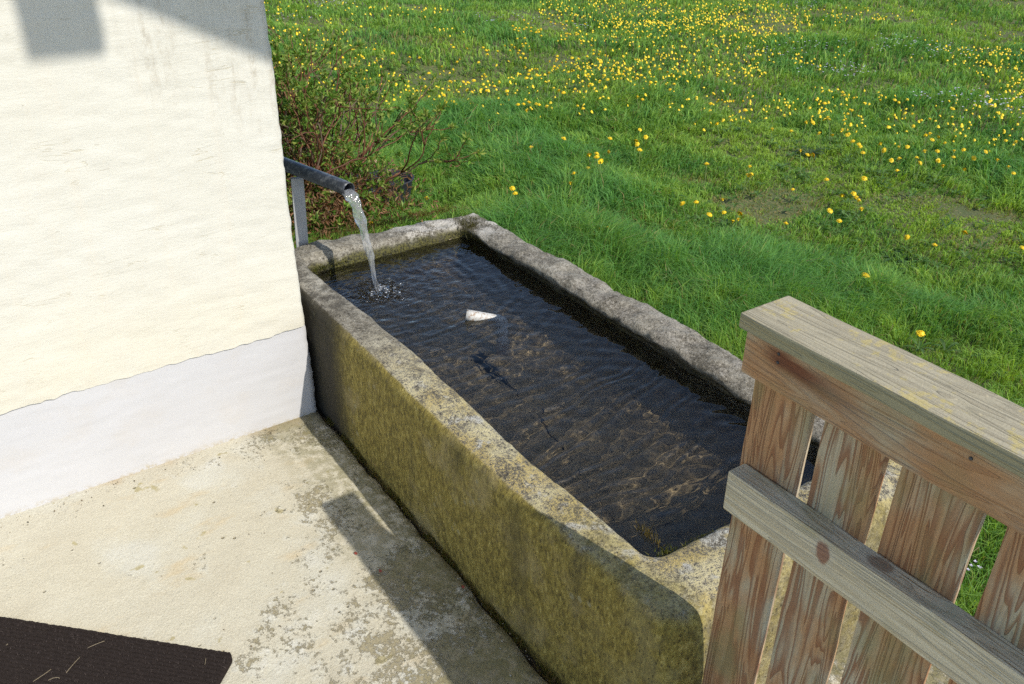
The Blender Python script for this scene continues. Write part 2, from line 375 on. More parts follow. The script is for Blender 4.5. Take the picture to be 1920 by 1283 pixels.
def m_ground():
    n = NT('meadow_soil'); P = n.P(); 
    f = n.noise(P, 3, 6, .65); g = n.noise(P, 40, 4, .7)
    col = n.mix(f, (.055, .085, .022), (.13, .14, .04)); col = n.mix(n.step(g, .5, .66), col, (.21, .17, .07))
    return n.fin(col, .95, n.bump(g, .8, .02))
def m_water():
    n = NT('clear_water'); n.fin((.93, .97, .98), .0, Transmission_Weight=1.0, IOR=1.333, Specular_IOR_Level=.5); return n.m
M = dict(wall=m_wall(), plinth=m_plinth(), patio=m_patio(), stone=m_stone(), slat=m_wood('weathered_slat_wood', 2, 'slat'),
         top=m_wood('weathered_rail_wood', 0, 'top'), low=m_wood('grey_rail_wood', 0, 'low'), cap=m_wood('lichened_cap_wood', 0, 'cap'),
         grass=m_grass('grass_blade'), leaf=m_grass('leaf'), ground=m_ground(), water=m_water())
n = NT('dark_pipe_metal'); f = n.noise(n.P(), 60, 5, .7)
M['pipe'] = n.fin(n.mix(n.step(f, .45, .7), (.045, .05, .06), (.17, .175, .18)), .38, n.bump(f, .2, .002), Metallic=.35)
n = NT('aerated_water'); M['foam'] = n.fin((.97, .985, 1), .07, Transmission_Weight=.88, IOR=1.333)
n = NT('splash_foam'); M['splash'] = n.fin((.97, .985, 1), .1, Transmission_Weight=.55, IOR=1.333)
M['galv'] = plain('pale_grey_board', (.38, .38, .38), .7)
n = NT('worn_white_plastic'); f = n.noise(n.P(), 90, 5, .7)
M['drain'] = n.fin(n.mix(n.step(f, .50, .62), (.52, .50, .45), (.25, .16, .09)), .55)
M['stick'] = m_wood('old_cane', 0, 'slat')
n = NT('brown_mat_pile'); f = n.noise(n.P(), 420, 3, .8); M['mat'] = n.fin(n.mix(f, (.006, .0048, .0042), (.055, .042, .037)), 1.0, Specular_IOR_Level=.08, nrm= n.bump(f, .9, .004))
M['bark'] = plain('red_brown_bark', (.16, .085, .055), .8)
M['straw'] = plain('dry_straw', (.30, .24, .15), .8)
M['petal'] = plain('dandelion_yellow', (.86, .60, .008), .6)
M['stem'] = plain('dandelion_stem', (.16, .22, .06), .6)
M['lilac'] = plain('pale_lilac_petal', (.66, .60, .72), .6)
M['tub'] = plain('dark_grey_plastic', (.02, .023, .03), .75)
M['sheet'] = plain('blue_grey_plastic', (.04, .05, .065), .7)
M['red'] = plain('dry_red_leaf', (.28, .05, .03), .7)
M['roof'] = plain('roof_timber', (.20, .13, .08), .8)
M['soil'] = plain('dark_soil', (.045, .034, .020), .95)

# ------------------------------------------------------------------ terrain and grass
def tz(x, y):
    x = np.asarray(x, float); y = np.asarray(y, float); sh = x.shape
    far = np.maximum(sstep(y, 1.7, 4.6), sstep(-x, 2.7, 5.5))
    near = sstep(x, -1.2, .0) * (1 - sstep(y, 2.2, 3.6))
    z = -.22 - .22 * far + .12 * near
    z = z + .075 * n2(x, y, .75, 2, 3).reshape(sh) * far + .012 * n2(x, y, 3.3, 2, 9).reshape(sh)
    r = np.hypot(x, y); z = z + .10 * np.maximum(0, n2(x, y, .05, 2, 5).reshape(sh)) * sstep(r, 14, 40) * 8
    return z
def ater(px, py, h=0.0):                                   # where an image ray meets the meadow (plus h)
    z = -.35
    for _ in range(12):
        p = at(px, py, z + h); z = float(tz(p[0], p[1]))
    return np.array([p[0], p[1], z])
def graded(a, b, mid0, mid1, fine, ratio=1.25):
    c = list(np.arange(mid0, mid1 + 1e-6, fine)); s = fine
    while c[-1] < b: s *= ratio; c.append(c[-1] + s)
    s = fine
    while c[0] > a: s *= ratio; c.insert(0, c[0] - s)
    return np.array(c)
gx = graded(-600, 500, -13, 1.5, .09); gy = graded(-500, 700, -.5, 15, .09)
GX, GY = np.meshgrid(gx, gy, indexing='ij')
tag(link('meadow_ground', mesh_np('meadow_ground', np.stack([GX, GY, tz(GX, GY)], -1).reshape(-1, 3), grid_faces(len(gx), len(gy)), True), M['ground']),
    'wide meadow ground under the grass', kind='structure')

BARE = [(*ater(1420, 385)[:2], .42, .28, 1.0), (*ater(1300, 345)[:2], .22, .12, .8), (*ater(1850, 402)[:2], .42, .14, 1.0), (*ater(1760, 380)[:2], .4, .10, .55), (*ater(1820, 455)[:2], .4, .12, .4),
        (*ater(660, 78)[:2], 1.5, .45, .40), (*ater(1190, 430)[:2], .45, .16, .25)]
vdir = RW @ np.array([0, 0, 1.0]); vdir = vdir[:2] / np.linalg.norm(vdir[:2]); vside = np.array([-vdir[1], vdir[0]])
def bare(x, y):
    m = np.zeros(np.shape(x))
    for bx, by, rw, rd, k in BARE:
        dx, dy = x - bx, y - by; u = (dx * vside[0] + dy * vside[1]) / rw; v = (dx * vdir[0] + dy * vdir[1]) / rd
        m = np.maximum(m, k * (1 - sstep(np.sqrt(u * u + v * v) + .45 * n2(x, y, 2.8, 3, 21).reshape(np.shape(x)), .45, 1.25)))
    return m
TALL = [(*ater(1690, 205)[:2], .16, 1.6), (*ater(880, 255)[:2], .65, 1.25), (*ater(1000, 330)[:2], .5, 1.15), (*ater(1040, 470)[:2], .45, 1.1), (*ater(1500, 560)[:2], .6, 1.05), (*ater(760, 330)[:2], .35, 1.2), (*ater(1180, 520)[:2], .4, 1.1), (*ater(1330, 590)[:2], .35, 1.1),
        (*ater(1220, 205)[:2], .55, 1.15), (*ater(1130, 370)[:2], .35, 1.0), (*ater(1560, 230)[:2], .5, .8)]
def tall(x, y):
    m = np.zeros(np.shape(x))
    for bx, by, r, k in TALL: m = np.maximum(m, k * (1 - sstep(np.hypot(x - bx, y - by), r * .5, r * 1.6)))
    return m
def inside_clear(x, y):                                    # no grass where terrace, trough, house and basin stand
    a = (x > -2.88) & (y < 1.80) & (x < -.72)
    b = (x >= -.74) & (y < 1.70)
    c = (x < -2.36) & (y < .90)
    d = (x < -2.8) & (x > -3.9) & (y < 1.22)
    return a | b | c | d
SHORTC = ater(1560, 400)[:2]
def blades(N, r0, r1, wid, seed, power=1.0):
    g = np.random.default_rng(seed)
    azc = math.atan2(vdir[1], vdir[0]); half = math.radians(42)
    r = (r0 ** power + g.random(N) * (r1 ** power - r0 ** power)) ** (1 / power); th = azc + (g.random(N) * 2 - 1) * half
    x = r * np.cos(th); y = r * np.sin(th)
    # pull into tufts
    cell = .055 + .02 * r / 4
    cx = (np.floor(x / cell) + .5 + .7 * _hash(np.floor(x / cell).astype(np.int64), np.floor(y / cell).astype(np.int64), 3, seed) * .7) * cell
    cy = (np.floor(y / cell) + .5 + .7 * _hash(np.floor(x / cell).astype(np.int64), np.floor(y / cell).astype(np.int64), 7, seed) * .7) * cell
    k = .45 * g.random(N); x = x * (1 - k) + cx * k; y = y * (1 - k) + cy * k
    bm = bare(x, y); keep = ~inside_clear(x, y) & (g.random(N) > bm * .35)
    x, y, cx, cy, bm, r = (q[keep] for q in (x, y, cx, cy, bm, r)); N = len(x)
    tl = tall(x, y); nb = n2(x, y, 1.1, 3, 40); nf = n2(x, y, 6, 2, 41)
    short = (1 - sstep(np.hypot((x - SHORTC[0]), (y - SHORTC[1])), .7, 2.1)) 
    L = (.12 + .07 * nb + .045 * nf) * (1 - .50 * short) + .11 * tl
    L = np.clip(L, .03, .30) * (.55 + .6 * g.random(N)) * (1 - .60 * bm)
    # lean: out from the tuft, with the lie of the sward, plus random
    ox, oy = x - cx, y - cy; ln = np.hypot(ox, oy) + 1e-4; ph = n2(x, y, .9, 2, 50) * 3.5; ph2 = n2(x, y, 5, 2, 51) * 3
    lx = .5 * ox / ln + .55 * np.cos(ph + ph2 * .6) + .6 * g.normal(size=N); ly = .5 * oy / ln + .55 * np.sin(ph + ph2 * .6) + .6 * g.normal(size=N)
    lean = .28 + .40 * g.random(N); nl = np.hypot(lx, ly) + 1e-6; lx, ly = lx / nl, ly / nl
    z0 = tz(x, y) - .008
    fa = g.random(N) * 2 * math.pi; wx, wy = np.cos(fa), np.sin(fa)
    w = wid * (.6 + .8 * g.random(N)) * np.clip(r / 4.5, .75, 2.6)
    base = np.stack([x, y, z0], 1); up = np.array([0, 0, 1.0]); ld = np.stack([lx, ly, 0 * lx], 1); wd = np.stack([wx, wy, 0 * wx], 1)
    mid = base + (up * (.62 * L)[:, None]) * (1 - .12 * lean)[:, None] + ld * (L * lean * .33)[:, None]
    droop = lean * (.8 + .7 * g.random(N))
    tip = base + up * (L * np.clip(1.0 - .55 * droop, .35, 1))[:, None] + ld * (L * droop * .95)[:, None]
    V = np.stack([base - wd * (w * .45)[:, None], base + wd * (w * .45)[:, None], mid - wd * (w * .5)[:, None], mid + wd * (w * .5)[:, None], tip], 1)
    i = np.arange(N)[:, None] * 5
    Q = i + np.array([[0, 1, 3, 2]]); Tt = i + np.array([[2, 3, 4]])
    # own colour of each blade: blue-green lush to yellow-green, some straw
    hue = np.clip(.46 - .42 * nb - .30 * tl + .25 * nf + .22 * g.normal(size=N) + .25 * short, 0, 1)[:, None]
    ca = np.array([.128, .300, .070]); cb = np.array([.32, .46, .068])
    col = ca * (1 - hue) + cb * hue
    dry = (g.random(N) < .03 + .60 * bm)[:, None]; dc = np.where(g.random((N, 1)) < .5, np.array([[.34, .28, .12]]), np.array([[.24, .25, .06]]))
    col = np.where(dry, dc, col) * (.75 + .5 * g.random((N, 1)))
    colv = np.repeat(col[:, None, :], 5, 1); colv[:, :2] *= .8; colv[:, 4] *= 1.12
    return V.reshape(-1, 3), Q, Tt, colv.reshape(-1, 3)
mb = MB()
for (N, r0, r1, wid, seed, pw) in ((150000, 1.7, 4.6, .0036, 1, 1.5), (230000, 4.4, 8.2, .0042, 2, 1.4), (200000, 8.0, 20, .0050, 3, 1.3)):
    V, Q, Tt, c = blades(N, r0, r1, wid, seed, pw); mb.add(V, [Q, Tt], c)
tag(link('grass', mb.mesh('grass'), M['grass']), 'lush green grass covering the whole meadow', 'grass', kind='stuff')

# ------------------------------------------------------------------ terrace, house wall
xs = np.concatenate([np.linspace(-2.47, 2.5, 320)]); ys = np.linspace(-3.2, .862, 240)
X2, Y2 = np.meshgrid(xs, ys, indexing='ij')
edge = .012 * n2(X2, Y2, 9, 3, 60).reshape(X2.shape) * sstep(Y2, .8, .862)
Z2 = .0025 * n2(X2, Y2, 7, 3, 61).reshape(X2.shape) - .05 * sstep(Y2, .84, .865)
bm_ = MB(); bm_.add(np.stack([X2, Y2 + edge, Z2], -1).reshape(-1, 3), grid_faces(len(xs), len(ys)))
patio = tag(link('patio', bm_.mesh('patio', True), M['patio']), 'pale worn concrete terrace in front of the house', kind='structure')
# the slab goes on round the near end of the trough
p2 = link('patio', box_me('patio_slab', (-2.47, -3.2, -.45), (2.5, .80, -.02), 0), M['patio'], patio)
p3 = link('patio', box_me('patio_strip', (-.86, .862, -.45), (2.5, 1.70, -.004), .004, 6, .004), M['patio'], patio)
p2.name = 'slab_body'; p3.name = 'slab_end'
soil = link('soil_gap', box_me('soil_gap', (-2.9, .80, -.45), (-.72, 1.70, -.035), 0), M['soil'], patio)

WX = -2.375
def wallx(y): return WX + .022 * (.834 - y)                # the wall runs a touch off square
house = empty('farmhouse', (WX, .834, 0))
tag(house, 'cream plastered house corner with white base band left of the trough', 'house')
def wall_part(name, z0, z1, out, mat, seed, rag_bottom=0, ny=260, nz=170, y0=-4.0):
    yv = np.concatenate([np.linspace(y0, -1.2, 20, endpoint=False), np.linspace(-1.2, .834, ny)]); zv = np.linspace(0, 1, nz)
    Yg, Tg = np.meshgrid(yv, zv, indexing='ij')
    zb = z0 + rag_bottom * (n2(Yg, 0 * Yg, 9, 2, seed).reshape(Yg.shape) * .6 + .5 * n2(Yg, 0 * Yg, 46, 3, seed + 1).reshape(Yg.shape))
    Zg = zb + (z1 - zb) * Tg
    P = np.stack([Yg.ravel() * 0, Yg.ravel(), Zg.ravel()], 1)
    dx = (.0035 * fbm(P, 3.0, 3, seed + 5) + .0014 * fbm(P * [1, 1, 3.5], 14, 3, seed + 6)) * (.35 if name == 'plinth' else 1)
    # rough rounded arris at the house corner
    e = .834 - Yg.ravel(); rr = .012 + .006 * vnoise(P * 9, seed + 8)
    rnd = np.where(e < rr, rr - np.sqrt(np.maximum(0, rr * rr - (rr - e) ** 2)), 0)
    yo = (.0022 * fbm(P, 8, 3, 109) + .0024 * fbm(P, 34, 3, 111)) * (e < .05) * (1 - e / .05)
    flare = .012 * sstep(-Zg.ravel(), -.6, -.1)
    V = np.stack([wallx(Yg.ravel()) + out + dx - rnd, Yg.ravel() + yo + flare * (e < .2) * (1 - e / .2), Zg.ravel()], 1)
    ny2, nz2 = Yg.shape; mbw = MB(); mbw.add(V, grid_faces(ny2, nz2)[:, ::-1])
    # return round the corner
    lastc = V.reshape(ny2, nz2, 3)[-1]; k = 26; xs_ = np.concatenate([[0], np.geomspace(.01, 3.5, k - 1)])
    R = lastc[None].repeat(k, 0).copy(); R[:, :, 0] -= xs_[:, None]
    q = R.reshape(-1, 3); R[:, :, 1] += (.004 * fbm(q, 6, 3, seed + 20)).reshape(k, nz2) * (xs_ > 0)[:, None]
    mbw.add(R.reshape(-1, 3), grid_faces(k, nz2)[:, ::-1])
    return link(name, mbw.mesh(name, True), mat, None)
for o in (wall_part('wall', .328, 3.6, .004, M['wall'], 100, .006, 260, 300), wall_part('plinth', -.06, .36, -.002, M['plinth'], 140, 0, 200, 60)):
    o.parent = house; o.matrix_parent_inverse = Matrix.Translation((-WX, -.834, 0))
# roof overhang above (its shadow crosses the top of the wall)
def wpt(u, z): return np.array([wallx(.834 + u), .834 + u, z])
T_OH = 2.3
def rp(u, z, t): return wpt(u, z) + t * SUN
A, B = wpt(-.399, 1.325), wpt(.014, 1.118); sl = (B - A) / (B[1] - A[1])
E0 = A + sl * -2.6; E1 = A + sl * 1.15
def slab(name, c0, c1, thick, mat):                        # from rake edge line c0-c1 back over the wall
    back = np.array([-1, 0, 0]) * (T_OH * SUN[0] + .5); up = np.array([0, 0, thick])
    V = [c0, c1, c1 + back, c0 + back]; V = [v + T_OH * SUN for v in V]; V = V + [v + up for v in V]
    F = np.array([[3, 2, 1, 0], [4, 5, 6, 7], [0, 1, 5, 4], [1, 2, 6, 5], [2, 3, 7, 6], [3, 0, 4, 7]])
    o = link(name, mesh_np(name, V, F), mat); o.parent = house; o.matrix_parent_inverse = Matrix.Translation((-WX, -.834, 0)); return o
slab('roof', E0, E1, .14, M['roof'])
b0 = wpt(-.585, 1.212) + T_OH * SUN; b1 = wpt(-.415, 1.212) + T_OH * SUN  # unseen board under the roof, made up to cast the squarish wall shadow
o = link('shadow_board', box_me('shadow_board', (b0[0] - .02, b0[1], b0[2]), (b0[0] + .02, b1[1], b0[2] + .30), .003), M['roof'])
o.parent = house; o.matrix_parent_inverse = Matrix.Translation((-WX, -.834, 0))

# ------------------------------------------------------------------ stone trough
def rrect(x0, x1, y0, y1, r, nl=150, ns=64, nc=12):
    pts = []
    def side(p, q, k): 
        for t in np.linspace(0, 1, k, endpoint=False): pts.append(p + (q - p) * t)
    def corner(c, a0):
        for t in np.linspace(0, 1, nc, endpoint=False): a = a0 + t * math.pi / 2; pts.append(c + r * np.array([math.cos(a), math.sin(a)]))
    v = lambda a, b: np.array([a, b], float)
    side(v(x0 + r, y0), v(x1 - r, y0), nl); corner(v(x1 - r, y0 + r), -math.pi / 2)
    side(v(x1, y0 + r), v(x1, y1 - r), ns); corner(v(x1 - r, y1 - r), 0)
    side(v(x1 - r, y1), v(x0 + r, y1), nl); corner(v(x0 + r, y1 - r), math.pi / 2)
    side(v(x0, y1 - r), v(x0, y0 + r), ns); corner(v(x0 + r, y0 + r), math.pi)
    return np.array(pts)
OUT = (-2.825, -.758, .866, 1.750); INN = (-2.70, -.945, .982, 1.615)
rows = []; TT = []
def row(t, z, inset=0.0):
    TT.append(t)
    o = [OUT[i] * (1 - t) + INN[i] * t for i in range(4)]
    x0, x1, y0, y1 = o[0] + inset, o[1] - inset, o[2] + inset, o[3] - inset
    r = .035 * (1 - t) + .045 * t + inset * .3
    rows.append(np.column_stack([rrect(x0, x1, y0, y1, min(r, .2)), np.full(2 * (150 + 64) + 48, z)]))
for z in np.linspace(-.06, .33, 30): row(0, z)
for k in range(1, 9):                                      # outer arris
    a = k / 8 * math.pi / 2; row(.17 * (1 - math.cos(a)), .345 + .052 * math.sin(a))
for t in np.linspace(.24, .80, 12): row(t, .398 + .004 * math.sin(math.pi * (t - .2) / .6))
for k in range(1, 9):                                      # inner arris
    a = k / 8 * math.pi / 2; row(.82 + .18 * math.sin(a), .398 - .03 * (1 - math.cos(a)))
for z in np.linspace(.36, .085, 24): row(1, z, .004 + .05 * (.36 - z))
for k in range(1, 5): row(1, .085 - .03 * math.sin(k / 4 * math.pi / 2), .018 + .04 * k / 4)
for s_ in (.09, .13, .18, .23, .28, .30): row(1, .055, s_)
RR = np.array(rows)                                        # rows x perimeter x 3
nr, npn = RR.shape[:2]; V = RR.reshape(-1, 3).copy()
x, y, z = V.T
# worn shape: bowed rims, rounded near corner, undulating crest
hi = sstep(z, .10, .39)
inn = sstep(y, .86, .98) * sstep(-x, .775, .925) * sstep(x, -2.82, -2.70) * sstep(-y, -1.75, -1.62)
tv = np.repeat(np.array(TT), npn); nearw = 1 - sstep(y, 1.05, 1.25)
V[:, 1] += nearw * sstep(x, -1.35, -.85) * .020 * (1 - tv)
V[:, 1] += nearw * .028 * tv * sstep(x, -1.5, -.98)
V[:, 0] -= .02 * sstep(z, .24, .40) * sstep(x, -.86, -.775) * (1 - tv)
V[:, 1] += .022 * sstep(y, 1.45, 1.7) * sstep(x, -2.4, -.9)
V[:, 1] += .032 * (tv > .9) * sstep(-z, -.385, -.345) * sstep(y, 1.4, 1.55)
V[:, 2] += .008 * sstep(y, 1.5, 1.65) * hi * np.sin(x * 3.1 + 1.0)
V[:, 2] += .010 * hi * sstep(-x, 2.55, 2.75) * np.sin(y * 7)
V[:, 1] += .016 * nearw * tv * (z > .3) * np.sin((x + 2.3) * 3.4)
amp = (.35 + .45 * hi) * np.where(y < 1.2, .7, 1.0) * (1 - .45 * sstep(x, -1.3, -.9))
Q0 = RR.reshape(-1, 3)
for q in range(3):
    V[:, q] += (.0060 * fbm(Q0, 4.5, 2, 200 + q) + .0034 * fbm(Q0, 17, 3, 210 + q) + .0021 * fbm(Q0, 52, 3, 220 + q)) * amp
rough_far = np.clip(sstep(y, 1.55, 1.66) + sstep(-x, 2.62, 2.7), 0, 1)
V[:, 2] += rough_far * hi * (.006 * fbm(Q0, 15, 4, 230, .6) - .003)
ledge = np.abs(fbm(Q0 * [1, 1, 3], 8, 3, 240)); V[:, 1] -= (y > 1.58) * (tv > .6) * hi * .012 * ledge
mbt = MB(); Fg = grid_faces(nr, npn); 
i, j = np.meshgrid(np.arange(nr - 1), np.arange(npn), indexing='ij'); j2 = (j + 1) % npn
Fg = np.stack([i * npn + j, i * npn + j2, (i + 1) * npn + j2, (i + 1) * npn + j], -1).reshape(-1, 4)
cen = V.reshape(nr, npn, 3)[-1].mean(0); V = np.vstack([V, cen[None]])
last = (nr - 1) * npn; jj = np.arange(npn)
mbt.add(V, [Fg, np.stack([last + jj, last + (jj + 1) % npn, np.full(npn, len(V) - 1)], 1)])
trough = tag(link('stone_trough', mbt.mesh('stone_trough', True), M['stone']),
             'long old stone water trough with mossy lichen-covered rim beside the house corner', 'trough')
try: trough.cycles.is_caustics_receiver = True
except Exception as e: print(e)

# ------------------------------------------------------------------ water
WZ = .342; LAND = at(707, 545, WZ)
wx = np.linspace(-2.73, -.88, 740); wy = np.linspace(.965, 1.69, 290)
GX, GY = np.meshgrid(wx, wy, indexing='ij'); h = np.zeros_like(GX); g = np.random.default_rng(5)
r = np.hypot(GX - LAND[0], GY - LAND[1]); thp = np.arctan2(GY - LAND[1], GX - LAND[0])
wob = .02 * n2(GX, GY, 3.5, 2, 300).reshape(GX.shape)
for lam, amp, ph in ((.066, .00014, .3), (.051, .00036, 1.9), (.037, .00022, 4.0), (.029, .00008, 1.0), (.095, .00014, 2.2)):
    h += amp * np.sin(2 * math.pi * (r + wob * (1 + 3 * r)) / lam + ph + 1.2 * np.sin(3 * thp + ph)) * (.35 + .65 * sstep(r, 0, .25)) * (.75 + .5 * sstep(r, .6, 1.3))
mir = np.hypot(GX - LAND[0], GY - (2 * 1.63 - LAND[1])); h += .00018 * np.sin(2 * math.pi * (mir + wob) / .05) * np.exp(-mir * .3)
mir = np.hypot(GX - LAND[0], GY - (2 * .97 - LAND[1])); h += .00022 * np.sin(2 * math.pi * (mir + wob * 2) / .047 + 1) * np.exp(-mir * .3)
for _ in range(26):
    lam = .028 + .06 * g.random(); a = g.normal() * .9 + .15; kx, ky = math.cos(a), math.sin(a)
    h += .000045 * (lam / .04) * np.sin(2 * math.pi * (GX * kx + GY * ky) / lam + g.random() * 6.3 + 2.2 * n2(GX, GY, 2.2, 1, 310 + _).reshape(GX.shape))
for _ in range(14):
    lam = .016 + .012 * g.random(); a = g.normal() * .5; kx, ky = math.cos(a), math.sin(a)
    h += .000028 * np.sin(2 * math.pi * (GX * kx + GY * ky) / lam + g.random() * 6.3 + 3 * n2(GX, GY, 3.1, 1, 350 + _).reshape(GX.shape)) * (.2 + 1.6 * np.exp(-r * 1.8))
spl = np.exp(-(np.hypot((GX - LAND[0] - .015) / 1.1, GY - LAND[1] - .0) / .062) ** 2)
pw = np.stack([GX.ravel(), GY.ravel(), 0 * GX.ravel()], 1)
h += spl * (.016 * np.abs(fbm(pw, 60, 3, 330)).reshape(GX.shape) - .002) + .004 * np.exp(-((r - .075) / .012) ** 2) * (.4 + .6 * n2(GX, GY, 30, 2, 333).reshape(GX.shape))
h -= .006 * np.exp(-(r / .014) ** 2)
fade = np.exp(-r * 3.0); h += fade * .0018 * fbm(pw, 34, 2, 336).reshape(GX.shape)
wobj = link('water', mesh_np('water', np.stack([GX, GY, WZ + h], -1).reshape(-1, 3), grid_faces(len(wx), len(wy)), True), M['water'])
tag(wobj, 'clear rippled water filling the stone trough', kind='structure')
try: wobj.cycles.is_caustics_caster = True
except Exception as e: print(e)

# ------------------------------------------------------------------ spout pipe, support, falling water, overflow pipe
PDIR = np.array([.75, -.66, 0]); PDIR = _T @ (PDIR / np.linalg.norm(PDIR))
PE = np.array([*(LAND[:2] - .105 * PDIR[:2]), .672])
def ring_pipe(p0, p1, ro, ri, nseg=28, rings=6):
    d = p1 - p0; Lg = np.linalg.norm(d); d = d / Lg; a = np.cross(d, [0, 0, 1]); a /= np.linalg.norm(a); b = np.cross(a, d)
    th = np.arange(nseg) / nseg * 2 * math.pi; circ = np.cos(th)[:, None] * a + np.sin(th)[:, None] * b
    prof = [(0, ro)] + [(Lg * t, ro) for t in np.linspace(.2, .97, rings)] + [(Lg, ro - .0012), (Lg, ri), (Lg - .004, ri - .001), (Lg * .3, ri - .001)]
    V = np.concatenate([p0 + d * s + circ * q for s, q in prof]); k = len(prof)
    i, j = np.meshgrid(np.arange(k - 1), np.arange(nseg), indexing='ij'); j2 = (j + 1) % nseg
    return V, [np.stack([i * nseg + j, i * nseg + j2, (i + 1) * nseg + j2, (i + 1) * nseg + j], -1).reshape(-1, 4),
               np.array([[(k - 1) * nseg + q for q in range(nseg)]])]
PB = PE - PDIR * .80 + np.array([0, 0, .012])
V, F = ring_pipe(PB, PE, .0235, .0205)
tag(link('spout_pipe', mesh_np('spout_pipe', V, F, True), M['pipe']), 'dark grey metal spout pipe pouring water into the trough', 'pipe')
q0 = at(567, 461, .385); q1 = at(551, 328, .665)
q1 = PE - PDIR * .285 + np.array([0, 0, -.028])
dd = (q1 - q0) / np.linalg.norm(q1 - q0); q0 = q0 - dd * .70
sv = np.cross(dd, RW[:, 2] - .9 * SUNN); sv /= np.linalg.norm(sv); fv = np.cross(dd, sv)
Vs = [q + sv * a * .021 + fv * b * .008 for q in (q0, q1) for a, b in ((-1, -1), (1, -1), (1, 1), (-1, 1))]
tag(link('support_post', mesh_np('support_post', Vs, np.array([[3, 2, 1, 0], [4, 5, 6, 7], [0, 1, 5, 4], [1, 2, 6, 5], [2, 3, 7, 6], [3, 0, 4, 7]])), M['galv']),
    'narrow pale grey board propping the spout pipe by the house corner', 'post')
# falling water: a flat sheet that twists and gathers into a rope
ns, nt = 26, 110; t = np.linspace(0, 1, nt); S0 = PE + np.array([0, 0, -.010]) - PDIR * .012
fall = S0[2] - WZ + .004; tt = t ** .72
cent = S0 + PDIR * ((np.linalg.norm((LAND - S0)[:2])) * tt)[:, None] + np.array([0, 0, -1]) * (fall * tt ** 2)[:, None]
wide = .0145 * (1 - t) ** 1.1 + .0064 + .0012 * np.sin(t * 21); thin = .0046 + .0018 * np.sin(t * 17 + 1) + .002 * (1 - t)
tw = .25 * np.sin(t * 7) + t * 1.5
perp = np.cross(PDIR, [0, 0, 1]); SV = np.zeros((nt, ns, 3)); thv = np.arange(ns) / ns * 2 * math.pi
Tn = np.gradient(cent, axis=0); Tn /= np.linalg.norm(Tn, axis=1)[:, None]
for k in range(nt):
    a = perp * math.cos(tw[k]) + np.cross(Tn[k], perp) * math.sin(tw[k]); b = np.cross(Tn[k], a)
    rad = 1 + .16 * np.sin(3 * thv + t[k] * 24) + .10 * np.sin(5 * thv - t[k] * 37)
    SV[k] = cent[k] + (np.cos(thv) * rad * wide[k])[:, None] * a + (np.sin(thv) * rad * thin[k])[:, None] * b
q = SV.reshape(-1, 3); q = q + np.stack([.0021 * fbm(q * [1, 1, .30], 85, 3, 400 + c_) for c_ in range(3)], 1)
i, j = np.meshgrid(np.arange(nt - 1), np.arange(ns), indexing='ij'); j2 = (j + 1) % ns
tag(link('water_stream', mesh_np('water_stream', q, [np.stack([i * ns + j, i * ns + j2, (i + 1) * ns + j2, (i + 1) * ns + j], -1).reshape(-1, 4), np.array([list(range(ns))[::-1], [(nt - 1) * ns + c_ for c_ in range(ns)]])], True), M['foam']),
    'thin stream of clear water falling from the spout pipe', 'water stream')
def ico(c, r, sub=1):
    bm = bmesh.new(); bmesh.ops.create_icosphere(bm, subdivisions=sub, radius=1); bm.verts.ensure_lookup_table()
    V = np.array([v.co for v in bm.verts]) * r + c; F = np.array([[v.index for v in f.verts] for f in bm.faces]); bm.free(); return V, F
ms = MB(); msb = MB(); g = np.random.default_rng(9)
for k in range(160):
    rr_, a = .008 + .055 * abs(g.normal()) * .8, g.random() * 6.28; rd = .0006 + .0022 * g.random() ** 3
    V, F = ico(np.array([LAND[0] + .02 + rr_ * math.cos(a) * 1.1, LAND[1] + .02 + rr_ * math.sin(a) * .9, WZ + .001 + .012 * g.random() ** 3 * (rr_ < .09)]), rd * np.array([1, 1, .8])); ms.add(V, F)
for k in range(46):
    rr_, a = .012 + .05 * abs(g.normal()) * .7, g.random() * 6.28; rd = .003 + .005 * g.random()
    V, F = ico(np.array([LAND[0] + .02 + rr_ * math.cos(a) * 1.1, LAND[1] + .012 + rr_ * math.sin(a) * .9, WZ + .0008]), rd * np.array([1, 1, .55]), 2); msb.add(V, F)
tag(link('bubbles', msb.mesh('bubbles', True), M['foam']), 'clear bubbles floating round the foot of the stream', 'bubbles', kind='stuff')
tag(link('splash', ms.mesh('splash', True), M['splash']), 'small bubbles and droplets where the stream hits the trough water', 'splash', kind='stuff')
# overflow stand-pipe leaning in the water
d0 = at(874, 591, WZ + .014); d1 = at(938, 602, WZ - .022); dirn = (d1 - d0) / np.linalg.norm(d1 - d0)
V, F = ring_pipe(d0 + dirn * .20, d0, .0185, .0155)
vv = (d0 - [0, 0, CAM_H]); vv = vv / np.linalg.norm(vv); mcut = dirn - dirn.dot(vv) * vv; mcut /= np.linalg.norm(mcut)
sl_ = -((V - d0) @ mcut) / (dirn @ mcut); near_ = np.abs((V - d0) @ dirn) < .012; V = V + dirn * (np.clip(sl_, -.03, .03) * near_)[:, None]
e0 = d0 + dirn * .085; ec = e0 + dirn * .03; pth = [e0, e0 + dirn * .018, ec + dirn * .006 + [0, 0, -.012], ec + dirn * .010 + [0, 0, -.035], ec + dirn * .010 + [0, 0, -.15], np.array([*(ec + dirn * .010)[:2], .05])]
V, F = ring_pipe(d0 + dirn * .09, d0, .0185, .0155); sl_ = -((V - d0) @ mcut) / (dirn @ mcut); near_ = np.abs((V - d0) @ dirn) < .012; V = V + dirn * (np.clip(sl_, -.03, .03) * near_)[:, None]
mo_ = MB(); mo_.add(V, F); V, F = tube(np.array(pth), .0183, 20); mo_.add(V, F)
tag(link('overflow_pipe', mo_.mesh('overflow_pipe', True), M['drain']), 'short pale plastic overflow pipe poking out of the water', 'pipe')

